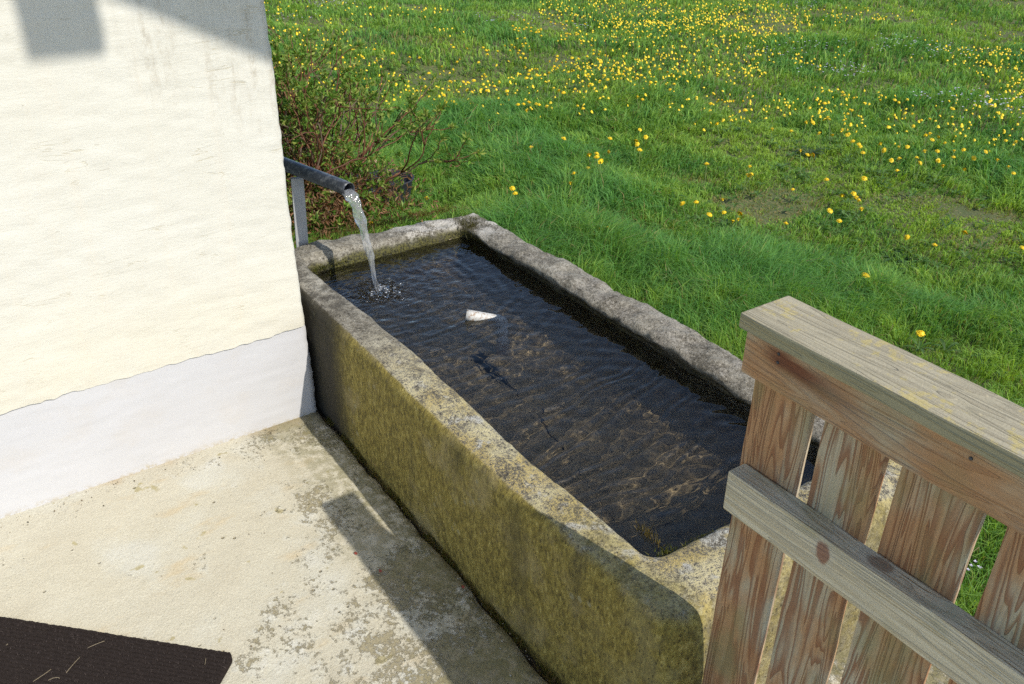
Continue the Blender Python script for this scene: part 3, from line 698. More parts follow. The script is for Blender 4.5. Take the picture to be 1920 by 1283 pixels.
# ------------------------------------------------------------------ garden fence
fence = empty('garden_fence', (-.74, .975, 0)); tag(fence, 'weathered wooden picket fence with flat cap at the near end of the trough', 'fence')
def fpart(name, lo, hi, mat, seed, bev=.003, warp=.0016, cuts=30):
    o = link(name, box_me(name, lo, hi, bev, cuts, warp, seed, 6), mat, None); o.parent = fence; o.matrix_parent_inverse = Matrix.Translation((.74, -.975, 0)); return o
fpart('cap_rail', (-.750, .914, 1.041), (1.3, 1.018, 1.065), M['cap'], 1, .003, .002, 60)
fpart('upper_rail', (-.752, .938, .955), (1.3, .9705, 1.0405), M['top'], 2, .003, .0012, 60)
fpart('lower_rail', (-.737, .930, .700), (1.3, .9705, .779), M['low'], 3, .004, .0015, 60)
fpart('lower_rail', (-.737, .930, .120), (1.3, .9705, .199), M['low'], 4, .004, .0015, 60)
edges = [(-.750, -.640), (-.616, -.514), (-.488, -.372), (-.342, -.240), (-.215, -.105), (-.085, .03), (.05, .16), (.18, .29), (.31, .42), (.44, .55), (.57, .68), (.70, .81), (.83, .94), (.96, 1.07), (1.09, 1.2)]
for k, (a, b) in enumerate(edges): fpart('slat', (a, .971, .03), (b, .985, 1.0405), M['slat'], 20 + k, .003, .0016, 24)
for a in (.02, 1.15): fpart('fence_post', (a, .9855, -.2), (a + .09, 1.05, 1.0405), M['slat'], 60, .003, .001, 12)
def nail(px, py, yc):
    r_ = ray(px, py); t_ = yc / r_[1]; p = r_ * t_ + np.array([0, 0, CAM_H]); V, F = ico(p, np.array([.003, .0012, .003]), 1)
    o = link('nail', mesh_np('nail', V, F, True), M['pipe']); o.parent = fence; o.matrix_parent_inverse = Matrix.Translation((.74, -.975, 0))
for p_ in ((1458, 680, .9375), (1460, 664, .9375), (1820, 860, .9375)): nail(*p_)

# ------------------------------------------------------------------ door mat
c0 = at(443, 1222, .012); c1 = at(0, 1152, .012); c2 = at(416, 1283, .012)
ex = (c1 - c0); ex /= np.linalg.norm(ex); ey = np.array([-ex[1], ex[0], 0]); 
if ey.dot(c2 - c0) < 0: ey = -ey
nu, nv = 300, 200; Lx, Ly = .95, .55
U, Vv = np.meshgrid(np.linspace(0, Lx, nu), np.linspace(0, Ly, nv), indexing='ij')
rib = .0045 * (np.abs(np.sin(Vv / .011 * math.pi / 1.0)) ** .7) + .0016 * n2(U, Vv, 150, 2, 500).reshape(U.shape)
ed = np.minimum.reduce([U, Vv, Lx - U, Ly - Vv]); cr_ = np.hypot(np.maximum(0, .03 - U), np.maximum(0, .03 - Vv))
Zm = (.007 + rib) * sstep(ed, -.001, .006)
shift = np.maximum(0, cr_ - .03)
Um = U + shift * .7 * (U < .03); Vm = Vv + shift * .7 * (Vv < .03)
Pm = (c0 * [1, 1, 0])[None, None] + ex * Um[..., None] + ey * Vm[..., None] + np.array([0, 0, 1.0]) * (Zm + .001)[..., None]
mm = MB(); ff = grid_faces(nu, nv); 
if np.cross(ex, ey)[2] < 0: ff = ff[:, ::-1]
mm.add(Pm.reshape(-1, 3), ff)
mat_o = tag(link('door_mat', mm.mesh('door_mat', True), M['mat']), 'dark brown ribbed door mat lying on the terrace', 'door mat')
g = np.random.default_rng(3); N = 26000; u = g.random(N) * Lx; v = g.random(N) * Ly
b = (c0 * [1, 1, 0])[None] + ex * u[:, None] + ey * v[:, None] + np.array([0, 0, .0075]); ang = g.random(N) * 6.28
w = np.stack([np.cos(ang), np.sin(ang), 0 * ang], 1) * .0007; tip = b + np.stack([g.normal(size=N) * .004, g.normal(size=N) * .004, .003 + .0045 * g.random(N)], 1)
ok = (np.hypot(np.maximum(0, .03 - u), np.maximum(0, .03 - v)) < .03) & (u > .004) & (v > .004)
Vf = np.stack([b - w, b + w, tip], 1)[ok].reshape(-1, 3); fo = link('pile', mesh_np('pile', Vf, np.arange(len(Vf)).reshape(-1, 3)), plain('mat_fibres', (.085, .066, .058), 1.0), mat_o); fo['kind'] = 'stuff'
STR = [((196, 1202), (164, 1215)), ((150, 1232), (124, 1262)), ((96, 1255), (62, 1278)), ((112, 1272), (90, 1276)), ((386, 1234), (384, 1246)), ((14, 1207), (11, 1210))]
STRL = ['short straw near the middle of the brown mat', 'curved long straw on the brown mat', 'pale straw near the bottom edge of the mat', 'thin straw at the bottom edge of the mat', 'tiny straw near the corner of the mat', 'straw fleck by the left edge of the mat']
for (a, b), lb in zip(STR, STRL):
    pa, pb = at(*a, .014), at(*b, .014); md = (pa + pb) / 2 + .004 * rng.normal(size=3) * [1, 1, .3]
    tt_ = np.linspace(0, 1, 7)[:, None]; path = (1 - tt_) ** 2 * pa + 2 * tt_ * (1 - tt_) * md + tt_ ** 2 * pb
    V, F = tube(path, .0005, 5); tag(link('straw', mesh_np('straw', V, F, True), M['straw']), lb, 'straw', 'straws lying on the mat')
pa, pb = at(858, 443, WZ + .002), at(842, 450, WZ + .002); V, F = tube(np.linspace(pa, pb, 5) + [[0, 0, 0], [0, 0, .001], [0, 0, .001], [0, 0, .001], [0, 0, 0]], .0018, 5)
tag(link('straw', mesh_np('straw', V, F, True), M['straw']), 'yellow straw floating at the far end of the trough', 'straw')

# cane lying along the trough foot
pts = [at(637, 788, .012), at(665, 818, .014), at(690, 848, .016), at(707, 868, .018), at(716, 876, .017), at(736, 899, .013)]
pts = np.array(pts); tq = np.linspace(0, 5, 26); path = np.stack([np.interp(tq, range(6), pts[:, k]) for k in range(3)], 1)
rad = .0105 + .002 * np.exp(-((tq - 3.4) / .3) ** 2) - .0015 * (tq > 4)
V, F = tube(path, rad, 10); tag(link('cane', mesh_np('cane', V, F, True), M['stick']), 'thin brown cane lying in the gap at the foot of the trough', 'stick')
for k, (p_, lb) in enumerate((((667, 1037), 'red leaf scrap on the terrace nearest the lit edge of the fence shadow'), ((713, 1070), 'red leaf scrap in the middle of the fence shadow'), ((868, 1100), 'red leaf scrap on the terrace close to the trough foot'))):
    c_ = at(*p_, .006); a = rng.random(7) * .3 + np.arange(7) / 7 * 6.28; V = np.array([[c_[0] + .006 * math.cos(q) * (1 + .4 * math.sin(3 * q)), c_[1] + .004 * math.sin(q), c_[2] + .002 * math.sin(2 * q)] for q in a])
    V2 = np.vstack([V, V - [0, 0, .0008]]); F = [np.array([list(range(7)), list(range(13, 6, -1))]), np.array([[q, (q + 1) % 7, 7 + (q + 1) % 7, 7 + q][::-1] for q in range(7)])]
    tag(link('leaf_scrap', mesh_np('leaf_scrap', V2, F), M['red']), lb, 'leaf')

# ------------------------------------------------------------------ dark plastic basin behind the spout
bc = at(728, 312, -.20); 
def lathe(prof, c, n=40):
    th = np.arange(n) / n * 2 * math.pi; V = np.concatenate([np.stack([c[0] + r_ * np.cos(th), c[1] + r_ * np.sin(th), np.full(n, c[2] + z_)], 1) for r_, z_ in prof]); k = len(prof)
    i, j = np.meshgrid(np.arange(k - 1), np.arange(n), indexing='ij'); j2 = (j + 1) % n
    return V, [np.stack([i * n + j, i * n + j2, (i + 1) * n + j2, (i + 1) * n + j], -1).reshape(-1, 4), np.array([[(k - 1) * n + q for q in range(n)]])]
V, F = lathe([(.13, -.16), (.155, -.01), (.166, .0), (.168, .008), (.162, .012), (.152, .006), (.142, -.03), (.13, -.06)], bc + [0, 0, -.085])
tag(link('plastic_tub', mesh_np('plastic_tub', V, F, True), M['tub']), 'round dark plastic tub in the grass behind the shrub twigs', 'tub')
sc_ = at(655, 345, -.2); V, F = lathe([(.20, -.05), (.22, -.01), (.23, .0), (.225, .006), (.18, .004), (.08, .002)], sc_, 48)
tag(link('plastic_cover', mesh_np('plastic_cover', V, F, True), M['sheet']), 'flat blue-grey plastic cover lying on the ground beneath the spout', 'cover')

# ------------------------------------------------------------------ shrub
def shrub():
    g = np.random.default_rng(21); root = empty('azalea_shrub', (0, 0, 0))
    base = np.array([*at(572, 395, -.28)[:2], -.30]); root.location = Vector(base)
    tag(root, 'sparse red-stemmed shrub with small green leaf tufts behind the house corner', 'shrub')
    st = MB(); lf = MB(); tips = []
    def leaf(p, d, Lf, wf, col):
        d = d / (np.linalg.norm(d) + 1e-9); s = np.cross(d, g.normal(size=3)); s /= np.linalg.norm(s) + 1e-9; nn = np.cross(s, d)
        V = [p, p + d * Lf * .45 + s * wf * .5 + nn * .12 * Lf, p + d * Lf * .45 - s * wf * .5 + nn * .12 * Lf, p + d * Lf * .5, p + d * Lf + nn * -.05 * Lf]
        lf.add(np.array(V), [np.array([[0, 3, 1], [0, 2, 3], [3, 4, 1], [3, 2, 4]])], col)
    G1 = [(.12, .23, .035), (.18, .32, .05), (.27, .35, .08), (.36, .40, .10)]
    def tuft(p, d, n_=8, L_=.046):
        for _ in range(n_):
            dd = d * .7 + g.normal(size=3) * .65; leaf(p + g.normal(size=3) * .006, dd, L_ * (.6 + .7 * g.random()), L_ * .42, np.array(G1[g.integers(4)]) * (.7 + .5 * g.random()))
    def branch(p, d, Lb, r, depth):
        k = 7; path = [p]; dd = d / np.linalg.norm(d)
        for q in range(k):
            dd = dd + g.normal(size=3) * .16 + np.array([0, 0, .06]); dd /= np.linalg.norm(dd); path.append(path[-1] + dd * Lb / k)
        path = np.array(path); rad = np.linspace(r, r * .6, k + 1); V, F = tube(path, rad, 5)
        c = np.array([.26, .12, .075]) * (.7 + .6 * g.random()); 
        if g.random() < .25: c = np.array([.26, .19, .14])
        st.add(V, F, c)
        if depth == 0 or Lb < .06:
            tuft(path[-1], dd, 12 + g.integers(6), .036); tuft(path[-2], dd, 5, .032); tuft(path[-4], dd, 3, .03); return
        for q in range(g.integers(2, 5)):
            u = g.random() ** .6; ii = min(k, int(2 + u * (k - 1))); nd = dd + g.normal(size=3) * .55; nd[2] = abs(nd[2]) * .8 + .15
            branch(path[ii], nd, Lb * (.45 + .3 * g.random()), r * .62, depth - 1)
        if g.random() < .8: branch(path[-1], dd + g.normal(size=3) * .3, Lb * .55, r * .6, depth - 1)
    for k in range(30):
        a = g.random() * 6.28; sp = .30 + .70 * g.random()
        d = np.array([math.cos(a) * sp, math.sin(a) * sp, .55 + .75 * g.random()]) + np.array([-.15, .15, 0])
        branch(base + g.normal(size=3) * [.10, .10, .02], d, .44 + .25 * g.random(), .0085, 2)
    rdir = RW[:, 0] * [1, 1, 0]; rdir /= np.linalg.norm(rdir)
    for k in range(5):                                     # long low shoots reaching out over the tub
        d = rdir * (.8 + .5 * g.random()) + np.array([0, 0, .22 + .4 * g.random()]) + g.normal(size=3) * .18
        branch(base + g.normal(size=3) * [.08, .08, .03] + [0, 0, .05], d, .30 + .16 * g.random(), .006, 1)
    # low leafy growth and last year's brown litter at the foot
    for k in range(1000):
        p = base + np.array([g.normal() * .26, g.normal() * .26, 0]) + rdir * .08; p[2] = tz(p[0], p[1]) + .02 + .34 * g.random() ** 1.6
        if p[1] < .96: continue
        if g.random() < .40: tuft(p, np.array([0, 0, 1.0]), 6, .042)
        else:
            for _ in range(6): leaf(p + g.normal(size=3) * .04, g.normal(size=3) + [0, 0, .2], .045, .013, np.array([.26, .14, .075]) * (.6 + .8 * g.random()))
    for k in range(520):
        p = base + np.array([g.normal() * .22, g.normal() * .22, .03 + .25 * g.random()]) + rdir * .05; d = g.normal(size=3); d /= np.linalg.norm(d); d[2] *= .5
        V, F = tube(np.array([p, p + d * .07 + [0, 0, .01], p + d * .14]), .0016, 4); st.add(V, F, np.array([.28, .15, .09]) * (.6 + .7 * g.random()))
    for k in range(620):                                   # leafy body of the bush
        q = g.normal(size=2) * .17; hh = (.72 * g.random() ** .8) * max(.25, 1 - (q @ q) / .16); p = base + np.array([q[0], q[1], .05 + hh]) + rdir * (.02 + .10 * hh)
        if p[1] < .93: continue
        if g.random() < .72: tuft(p, np.array([q[0], q[1], .5]), 5, .034)
        else:
            for _ in range(5): leaf(p + g.normal(size=3) * .02, g.normal(size=3), .034, .012, np.array([.28, .12, .06]) * (.6 + .8 * g.random()))
    for k in range(26):                                    # faded blossoms
        p = base + np.array([g.normal() * .25, g.normal() * .25, .06 + .32 * g.random()]) + rdir * .1
        for q in range(5): leaf(p, g.normal(size=3), .022, .018, np.array([.62, .46, .34]) * (.8 + .3 * g.random()))
    o1 = link('stems', st.mesh('stems', True), M['leaf'], root); o2 = link('foliage', lf.mesh('foliage'), M['leaf'], root); o2['kind'] = 'stuff'; o1['kind'] = 'stuff'
    for o in (o1, o2): o.matrix_parent_inverse = Matrix.Translation(-Vector(base))
shrub()

# ------------------------------------------------------------------ dandelions
def dandelion_meshes(seed, Hh):
    g = np.random.default_rng(seed); hb = MB()
    R_ = .0182
    for ring, (nP, r0, r1, z0, z1) in enumerate(((22, .002, R_, .0, .003), (18, .002, R_ * .82, .001, .0085), (13, .001, R_ * .58, .002, .012), (8, .0, R_ * .32, .003, .0135))):
        for k in range(nP):
            a = (k + .5 * g.random()) / nP * 6.28; w_ = .0024 + .0008 * g.random(); rr_ = r1 * (.86 + .24 * g.random()); ca, sa = math.cos(a), math.sin(a)
            o = np.array([ca * r0, sa * r0, z0]); m_ = np.array([ca * rr_ * .6, sa * rr_ * .6, z1]); e = np.array([ca * rr_, sa * rr_, z1 * .75 + .001 * g.normal()]); s = np.array([-sa, ca, 0]) * w_
            hb.add(np.array([o - s * .3, o + s * .3, m_ + s, m_ - s, e + s * .7, e - s * .7]), [np.array([[0, 1, 2, 3], [3, 2, 4, 5]])])
    V, F = ico(np.array([0, 0, -.002]), np.array([.006, .006, .008]), 1); hb.add(V, F)
    head = hb.mesh('flower_head'); head.materials.append(M['petal'])
    lean = g.normal(size=2) * .018; tq = np.linspace(0, 1, 6); path = np.stack([lean[0] * tq ** 2, lean[1] * tq ** 2, Hh * tq], 1)
    V, F = tube(path, .0019, 5); stem = mesh_np('stem', V, F, True); stem.materials.append(M['stem'])
    return head, stem, path[-1]
HS = [.10, .13, .16, .19, .22]; DV = [dandelion_meshes(700 + k, h_) for k, h_ in enumerate(HS)]
def one_mesh(k):                                           # head and stem in one mesh for the far copies
    head, stem, top = DV[k]; V = []; 
    bm = bmesh.new(); bm.from_mesh(head); bmesh.ops.translate(bm, verts=bm.verts, vec=Vector(top))
    nf = len(bm.faces); bm.from_mesh(stem); bm.faces.ensure_lookup_table()
    for f in bm.faces[nf:]: f.material_index = 1
    me = bpy.data.meshes.new('dandelion'); bm.to_mesh(me); bm.free(); me.materials.append(M['petal']); me.materials.append(M['stem']); return me
DM = [one_mesh(k) for k in range(len(HS))]
Z8 = """128,654 321,653 359,587 358,613 405,545 420,570 432,555 395,550 190,521 270,488 400,803 416,807 502,515 452,479 557,457 558,476 551,503 588,505 565,530 798,585 938,591 921,612 970,601 744,718 769,718 805,738 870,706 868,746 887,750 885,772 929,759 1077,789 1104,672 1233,637 1291,690 1312,684 1308,713 1338,697 1342,707 1219,747 1262,781 1376,626 1520,834 1568,857 1724,830 1328,965 1697,601 1554,580 1543,562 1613,585 1655,555 1603,538 1625,538 1610,555 1590,482 1580,490 1597,482 1627,503 1544,447 1562,469 1524,500 1480,555 1424,562 1424,577 1382,541 1440,512 1462,515 1425,530 1338,515 1312,500 1322,507 1240,480 1222,460 1260,467 1285,450 1292,460 1250,425 1265,412 1278,422 1302,390 1320,395 1312,402 1148,436 1165,436 1101,467 1030,455 855,440 843,355 905,355 932,355 926,382 813,330 818,368 694,315 690,300 557,347 1678,538 1727,548 1717,530 1776,537 1818,568 1852,588 1893,614 1911,514 1882,503 1844,497 1616,420 1577,413 1534,405 1275,327 1328,350 1283,340 1403,355 1437,345 1455,345 1400,333 1656,382 1214,357 1140,545 1150,538 1160,550 1185,548 1915,870"""
Z4 = """62,775 105,795 60,900 110,895 118,930 208,858 275,870 275,985 385,1070 425,1060 465,1055 520,1065 545,1070 575,1070 560,1145 735,1093 985,1100 1080,1110 1625,1010 830,945 765,912 870,925 995,910 1060,890 1130,868 1215,842 1090,800 1135,762 1245,785 1330,795 1110,697 700,760 480,790 440,768 525,745 590,775 560,715 590,685 465,697 510,697 740,640 740,605 840,620 912,632 870,645 805,680 835,685 915,720 980,725 1045,730 965,570 985,600 1095,580 1190,620 1245,632 1345,690 1365,680 1330,705 1385,730 1430,755 1460,745 1520,805 1550,715 1660,760 1670,810 1740,805 1705,700 1860,710 1885,738 1660,582 1780,560 1820,562 1900,582 1280,560 1330,572 1150,515 1175,520 1210,520 1150,475 360,590 390,520 440,480 455,550 380,495 420,540 430,460 245,480 275,465 285,525 20,515 45,495 80,525 140,530 15,550 20,615 560,515 820,555"""
Z5 = """1040,660 1070,655 1155,648 1180,643 1272,652 1383,752 1330,590 1372,578 1385,590 1405,590 1402,625 1490,570 1525,555 1163,523 1163,550 1275,485 1302,492 1210,445 1142,413 950,380 1015,415 1025,455 780,385 815,410 845,435 890,405 640,430 685,425 520,402 1340,370 1360,375 1410,412 1420,445 1490,345"""
pix = [(900 + float(a) / 1.882, float(b) / 1.882) for a, b in (q.split(',') for q in Z8.split())]
pix += [(900 + float(a) / 5.486, float(b) / 5.486) for a, b in (q.split(',') for q in Z4.split())]
pix += [(500 + float(a) / 3.84, float(b) / 3.84) for a, b in (q.split(',') for q in Z5.split())]
SPECIAL = {(798, 376): 'lone yellow dandelion behind the far left corner of the trough', (703, 419): 'yellow dandelion just behind the far end rim of the trough',
           (1733, 621): 'lone yellow dandelion in the green grass above the fence cap', (966, 347): 'lone dandelion in long grass left of the clump near the trough'}
g = np.random.default_rng(77); placed = []
def ground_of(px, py, Hh, s=1.0): return ater(px, py, Hh * s)
def put(px, py, label, parts):
    k = int(g.integers(len(HS))); s = .82 + .36 * g.random(); 
    k = 2 + k % 3 if (py < 330 or px < 1250) else k % 3
    p = ground_of(px, py, HS[k], s); rot = g.random() * 6.28; tl = g.normal(size=2) * .22
    top = DV[k][2]
    if parts:
        r_ = empty('dandelion', Vector(p)); h_ = link('flower_head', DV[k][0], None, r_); h_.location = Vector(top); h_.rotation_euler = (g.normal() * .4, g.normal() * .4, rot); st_ = link('stem', DV[k][1], None, r_)
    else:
        r_ = link('dandelion', DM[k]); r_.location = Vector(p)
    r_.rotation_euler = (tl[0], tl[1], rot); r_.scale = (s, s, s)
    tag(r_, label, 'dandelion', 'dandelions in the meadow'); placed.append(p)
for (px, py), lb in SPECIAL.items(): put(px, py, lb, True)
LM = [(1040, 280, 'behind the far corner of the trough'), (1140, 265, 'in the clump left of the middle of the meadow'), (1340, 375, 'around the mossy bare patch'), (1400, 330, 'just above the mossy bare patch'),
      (1500, 245, 'in the middle of the meadow above the short grass'), (1580, 370, 'in the short grass right of the mossy patch'), (1690, 270, 'right of the middle beside the dark tall tuft'), (1760, 290, 'in the band of blooms at the right'), (1860, 290, 'near the right edge above the worn strip'), (1830, 440, 'beside the brown worn strip at the right'), (1110, 428, 'in the grass close behind the trough')]
ORD = 'first second third fourth fifth sixth seventh eighth ninth tenth eleventh twelfth thirteenth fourteenth fifteenth sixteenth seventeenth eighteenth nineteenth twentieth'.split()
near_px = sorted([q for q in pix if q[1] > 240]); byl = {}
for q in near_px: byl.setdefault(min(range(len(LM)), key=lambda i: (LM[i][0] - q[0]) ** 2 + 2 * (LM[i][1] - q[1]) ** 2), []).append(q)
own = {}
for i_, qs in byl.items():
    for k_, q in enumerate(qs): own[q] = 'dandelion, %s from left %s' % (ORD[min(k_, 19)], LM[i_][2])
for px, py in pix: put(px, py, own.get((px, py), 'small yellow dandelion bloom in the farther grass of the meadow'), py > 215)
nleft = 300 - len(placed)
for k in range(nleft):
    # more of the dense band left of the middle of the meadow
    c_ = ater(900 + (320 + 760 * g.random()) / 5.486, (235 + 215 * g.random()) / 5.486, .14); kk = int(g.integers(len(HS)))
    r_ = link('dandelion', DM[kk]); r_.location = Vector(c_); r_.rotation_euler = (0, 0, g.random() * 6.28)
    tag(r_, 'small yellow dandelion bloom in the farther grass of the meadow', 'dandelion', 'dandelions in the meadow'); placed.append(c_)
# the far carpet of blooms
fb = MB(); N = 34000
azc = math.atan2(vdir[1], vdir[0]); rr_ = 6.6 + (g.random(N) ** .8) * 16; th = azc + (g.random(N) * 2 - 1) * math.radians(38)
fx, fy = rr_ * np.cos(th), rr_ * np.sin(th); lat = (fx * vside[0] + fy * vside[1])   # + is left
den = np.clip(.28 + 1.1 * n2(fx, fy, .6, 3, 81) + .5 * n2(fx, fy, 2.2, 2, 82), 0, 1) * sstep(rr_ - .25 * lat * (lat > 0), 6.8, 9.0) * (1 - .70 * sstep(lat, .3, 2.6) * (rr_ > 9.5))
ok = g.random(N) < den * .85; fx, fy, rr_ = fx[ok], fy[ok], rr_[ok]
fz = tz(fx, fy) + .11 + .07 * g.random(len(fx))
for ang in [0]:
    nP = 9; a = np.arange(nP) / nP * 6.28; n_ = len(fx); Rv = .0118 * (.6 + .7 * g.random(n_))
    tlx, tly = g.normal(size=n_) * .35, g.normal(size=n_) * .35
    rx = np.cos(a)[None] * Rv[:, None]; ry = np.sin(a)[None] * Rv[:, None]
    ring = np.stack([fx[:, None] + rx, fy[:, None] + ry, fz[:, None] + rx * tlx[:, None] + ry * tly[:, None]], -1)
    ring2 = np.stack([fx[:, None] + rx * .55, fy[:, None] + ry * .55, fz[:, None] + .011 + .6 * (rx * tlx[:, None] + ry * tly[:, None])], -1)
    Vv = np.concatenate([ring, ring2], 1).reshape(-1, 3); i = np.arange(n_)[:, None, None] * (2 * nP); j = np.arange(nP)[None, :, None]; j2 = (j + 1) % nP
    Fq = np.concatenate([i + j, i + j2, i + nP + j2, i + nP + j], -1).reshape(-1, 4); Fc = (np.arange(n_)[:, None] * 2 * nP + nP + np.arange(nP)[None])
    fb.add(Vv, [Fq, Fc])
tag(link('dandelion_carpet', fb.mesh('dandelion_carpet'), M['petal']), 'carpet of tiny distant dandelion blooms across the far meadow', 'dandelions', kind='stuff')
# pale lilac flowers in loose drifts
lb_ = MB(); DR = [(1575, 132, .35, 44), (1690, 90, .5, 50), (1530, 85, .3, 22), (1860, 192, .26, 26), (1900, 200, .28, 26), (1480, 10, .7, 40), (1440, 99, .3, 16), (612, 5, .4, 50), (1770, 178, .3, 26), (560, 33, .25, 16), (1790, 100, .4, 25), (945, 35, .5, 26), (1823, 1082, .03, 5), (1080, 52, .3, 18)]
for px, py, rad, cnt in DR:
    c_ = ater(px, py, .14 if py < 900 else .02)
    for k in range(cnt):
        q = c_[:2] + vside * g.normal() * rad * .6 + vdir * g.normal() * rad * .35; z_ = float(tz(q[0], q[1])) + (.12 + .08 * g.random() if py < 900 else .06)
        for pe in range(4):
            a = pe / 4 * 6.28 + g.random(); kq = 1 if py < 900 else .5; e = np.array([math.cos(a), math.sin(a), .3]) * .011 * kq; s = np.array([-math.sin(a), math.cos(a), 0]) * .005 * kq; o_ = np.array([q[0], q[1], z_])
            lb_.add(np.array([o_, o_ + e * .6 + s, o_ + e, o_ + e * .6 - s]), [np.array([[0, 1, 2, 3]])])
tag(link('lilac_flowers', lb_.mesh('lilac_flowers'), M['lilac']), 'loose drifts of tiny pale lilac flowers in the meadow', 'flowers', kind='stuff')

# ------------------------------------------------------------------ broad-leaved weeds in the sward
def rosette(g, n_, L_, w_, lift, cols):
    m_ = MB()
    for k in range(n_):
        a = k / n_ * 6.28 + g.random() * .6; Lk = L_ * (.7 + .6 * g.random()); t_ = np.linspace(0, 1, 6); up = lift * (.6 + .8 * g.random())
        cx_ = Lk * t_ * math.cos(a); cy_ = Lk * t_ * math.sin(a); cz_ = up * Lk * (t_ - .75 * t_ ** 2 * 1.0) + .004
        wd = w_ * np.array([.25, .6, 1, .85, .75, .05]) * (.8 + .4 * g.random()); sx, sy = -math.sin(a), math.cos(a)
        V = np.concatenate([np.stack([cx_ - sx * wd, cy_ - sy * wd, cz_ + .25 * wd], 1), np.stack([cx_, cy_, cz_], 1), np.stack([cx_ + sx * wd, cy_ + sy * wd, cz_ + .25 * wd], 1)])
        q = np.arange(5); F = np.concatenate([np.stack([q, q + 1, q + 7, q + 6], 1), np.stack([q + 6, q + 7, q + 13, q + 12], 1)])
        m_.add(V, F, np.array(cols[g.integers(len(cols))]) * (.75 + .5 * g.random()))
    return m_
gw = np.random.default_rng(55); wm = MB(); WC = [(.08, .16, .035), (.11, .21, .045), (.14, .24, .07)]
for p in placed:
    if p[0] ** 2 + p[1] ** 2 > 110: continue
    m_ = rosette(gw, 7, .06, .007, 1.1, WC); V = np.concatenate(m_.V) + [p[0] + gw.normal() * .03, p[1] + gw.normal() * .03, p[2] + .02]
    wm.add(V, [np.concatenate(f) for f in m_.F.values()], np.concatenate(m_.c))
for k in range(700):
    r_ = 3 + 7 * gw.random(); a = azc + (gw.random() * 2 - 1) * .7; x_, y_ = r_ * math.cos(a), r_ * math.sin(a)
    if inside_clear(np.array([x_]), np.array([y_]))[0]: continue
    m_ = rosette(gw, 5, .035 + .04 * gw.random(), .008, 1.2, WC); wm.add(np.concatenate(m_.V) + [x_, y_, float(tz(x_, y_)) + .02], [np.concatenate(f) for f in m_.F.values()], np.concatenate(m_.c))
tag(link('weed_leaves', wm.mesh('weed_leaves'), M['leaf']), 'broad weed leaves scattered low in the meadow grass', 'weeds', kind='stuff')
def weed(px, py, n_, L_, w_, lift, cols, label):
    p = ater(px, py, .04); m_ = rosette(gw, n_, L_, w_, lift, cols); o = link('weed_plant', m_.mesh('weed_plant'), M['leaf']); o.location = Vector(p); return tag(o, label, 'weed')
weed(1268, 545, 46, .10, .0045, 2.4, [(.17, .26, .09), (.12, .22, .06)], 'pale leafy weed clump in the grass beyond the far rim of the trough')
weed(1680, 480, 16, .12, .014, .7, [(.07, .13, .035)], 'low dark weed rosette in the short grass above the fence')
weed(1520, 285, 18, .12, .012, 1.0, [(.09, .14, .05)], 'leafy weed rosette between dandelions in the middle of the meadow')

# moss and tiny weeds on the rim by the water
gm = np.random.default_rng(66); mo = MB()
def moss(px, py, z, rad, cnt, L_, cols):
    c_ = at(px, py, z)
    for k in range(cnt):
        p = c_ + np.array([gm.normal() * rad[0], gm.normal() * rad[1], gm.normal() * .004]); d = np.array([gm.normal() * .5, gm.normal() * .5, 1]) * L_ * (.5 + gm.random()); a = gm.random() * 6.28; w_ = np.array([math.cos(a), math.sin(a), 0]) * .0013
        mo.add(np.array([p - w_, p + w_, p + d]), np.array([[0, 1, 2]]), np.array(cols[gm.integers(len(cols))]) * (.6 + .7 * gm.random()))
MC = [(.10, .11, .02), (.16, .15, .03), (.06, .07, .012)]; BR = [(.12, .09, .03), (.20, .15, .05)]
moss(1255, 1043, .368, (.010, .012), 240, .008, MC); moss(1215, 1003, .345, (.02, .004), 90, .012, BR); moss(1300, 1020, .375, (.005, .03), 150, .007, MC)
moss(880, 425, .375, (.05, .03), 700, .016, [(.05, .045, .012), (.10, .09, .02)]); moss(820, 398, .385, (.02, .06), 420, .012, [(.17, .10, .03), (.10, .10, .02)])
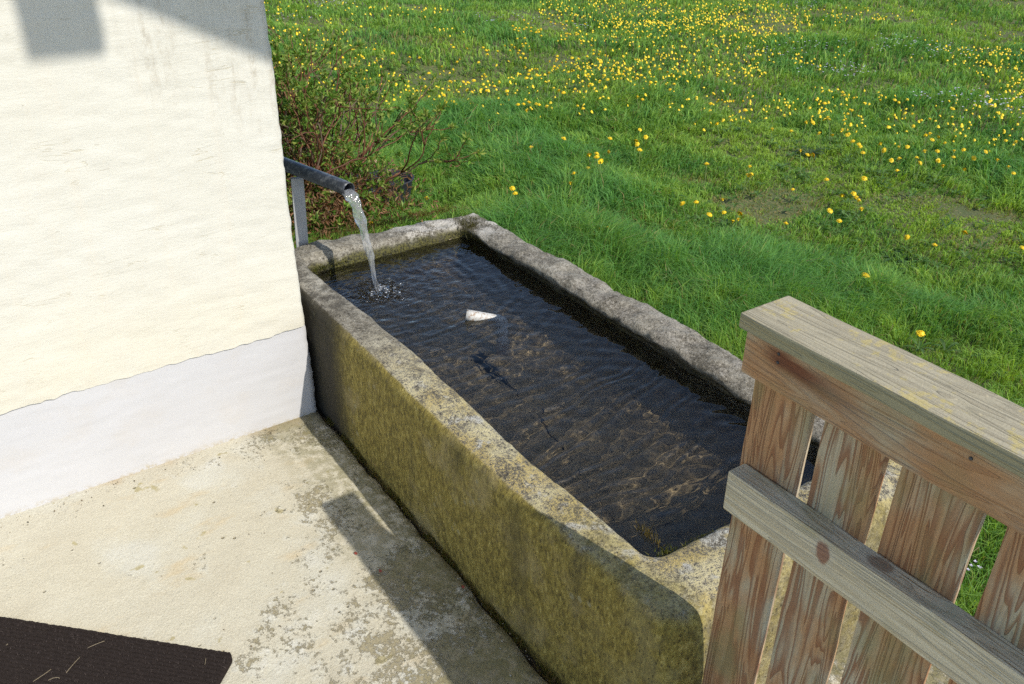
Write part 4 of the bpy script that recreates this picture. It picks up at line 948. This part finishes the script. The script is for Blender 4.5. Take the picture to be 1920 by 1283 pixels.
moss(700, 425, .38, (.015, .12), 700, .016, [(.17, .09, .03), (.12, .12, .03)]); moss(600, 500, .355, (.02, .04), 700, .010, MC); moss(700, 475, .35, (.012, .10), 800, .010, MC); moss(930, 455, .35, (.10, .01), 300, .012, BR)
tag(link('moss', mo.mesh('moss'), M['leaf']), 'moss and tiny weeds fringing the trough rim at the water line', 'moss', kind='stuff')

# ------------------------------------------------------------------ grit on the terrace, moss in the joints
gg = np.random.default_rng(91); gr = MB(); base_ico = ico(np.zeros(3), np.ones(3), 1)
for k in range(900):
    if k < 420: x_ = -2.36 + abs(gg.normal()) * .05; y_ = -1.3 + 2.1 * gg.random()
    elif k < 760: x_ = -2.3 + 1.5 * gg.random(); y_ = .855 - abs(gg.normal()) * .05
    else: x_ = -2.3 + 1.6 * gg.random(); y_ = -.6 + 1.4 * gg.random()
    r_ = .0008 + .0022 * gg.random() ** 3; sc3 = np.array([1, .8, .6]) * r_
    gr.add(base_ico[0] * sc3 * (1 + .25 * gg.normal(size=(len(base_ico[0]), 1))) + [x_, y_, .002 + r_ * .3], base_ico[1], np.array([[.30, .26, .18], [.16, .12, .07], [.10, .08, .05], [.42, .38, .30]][gg.integers(4)]))
ng = NT('terrace_grit'); tag(link('grit', gr.mesh('grit'), ng.fin(ng.attr('tint'), .95)), 'loose grit and crumbs gathered along the terrace edges', 'grit', kind='stuff')
jm = MB(); N = 5200
for k in range(N):
    c_ = gg.random(); x_ = -2.33 + 1.55 * gg.random()
    if math.sin(x_ * 23) + math.sin(x_ * 57 + 1) + .8 * gg.normal() < .1: continue
    p = np.array([x_, .858 + gg.normal() * .007, -.012]); L_ = .006 + .012 * gg.random(); d = np.array([gg.normal() * .6, gg.normal() * .6, 1]) * L_; a = gg.random() * 6.28; w_ = np.array([math.cos(a), math.sin(a), 0]) * .0012
    jm.add(np.array([p - w_, p + w_, p + d]), np.array([[0, 1, 2]]), np.array([[.16, .15, .03], [.10, .11, .02], [.22, .15, .06]][gg.integers(3)]) * (.6 + .7 * gg.random()))
tag(link('joint_moss', jm.mesh('joint_moss'), M['leaf']), 'moss and litter in the joint between terrace and trough', 'moss', kind='stuff')
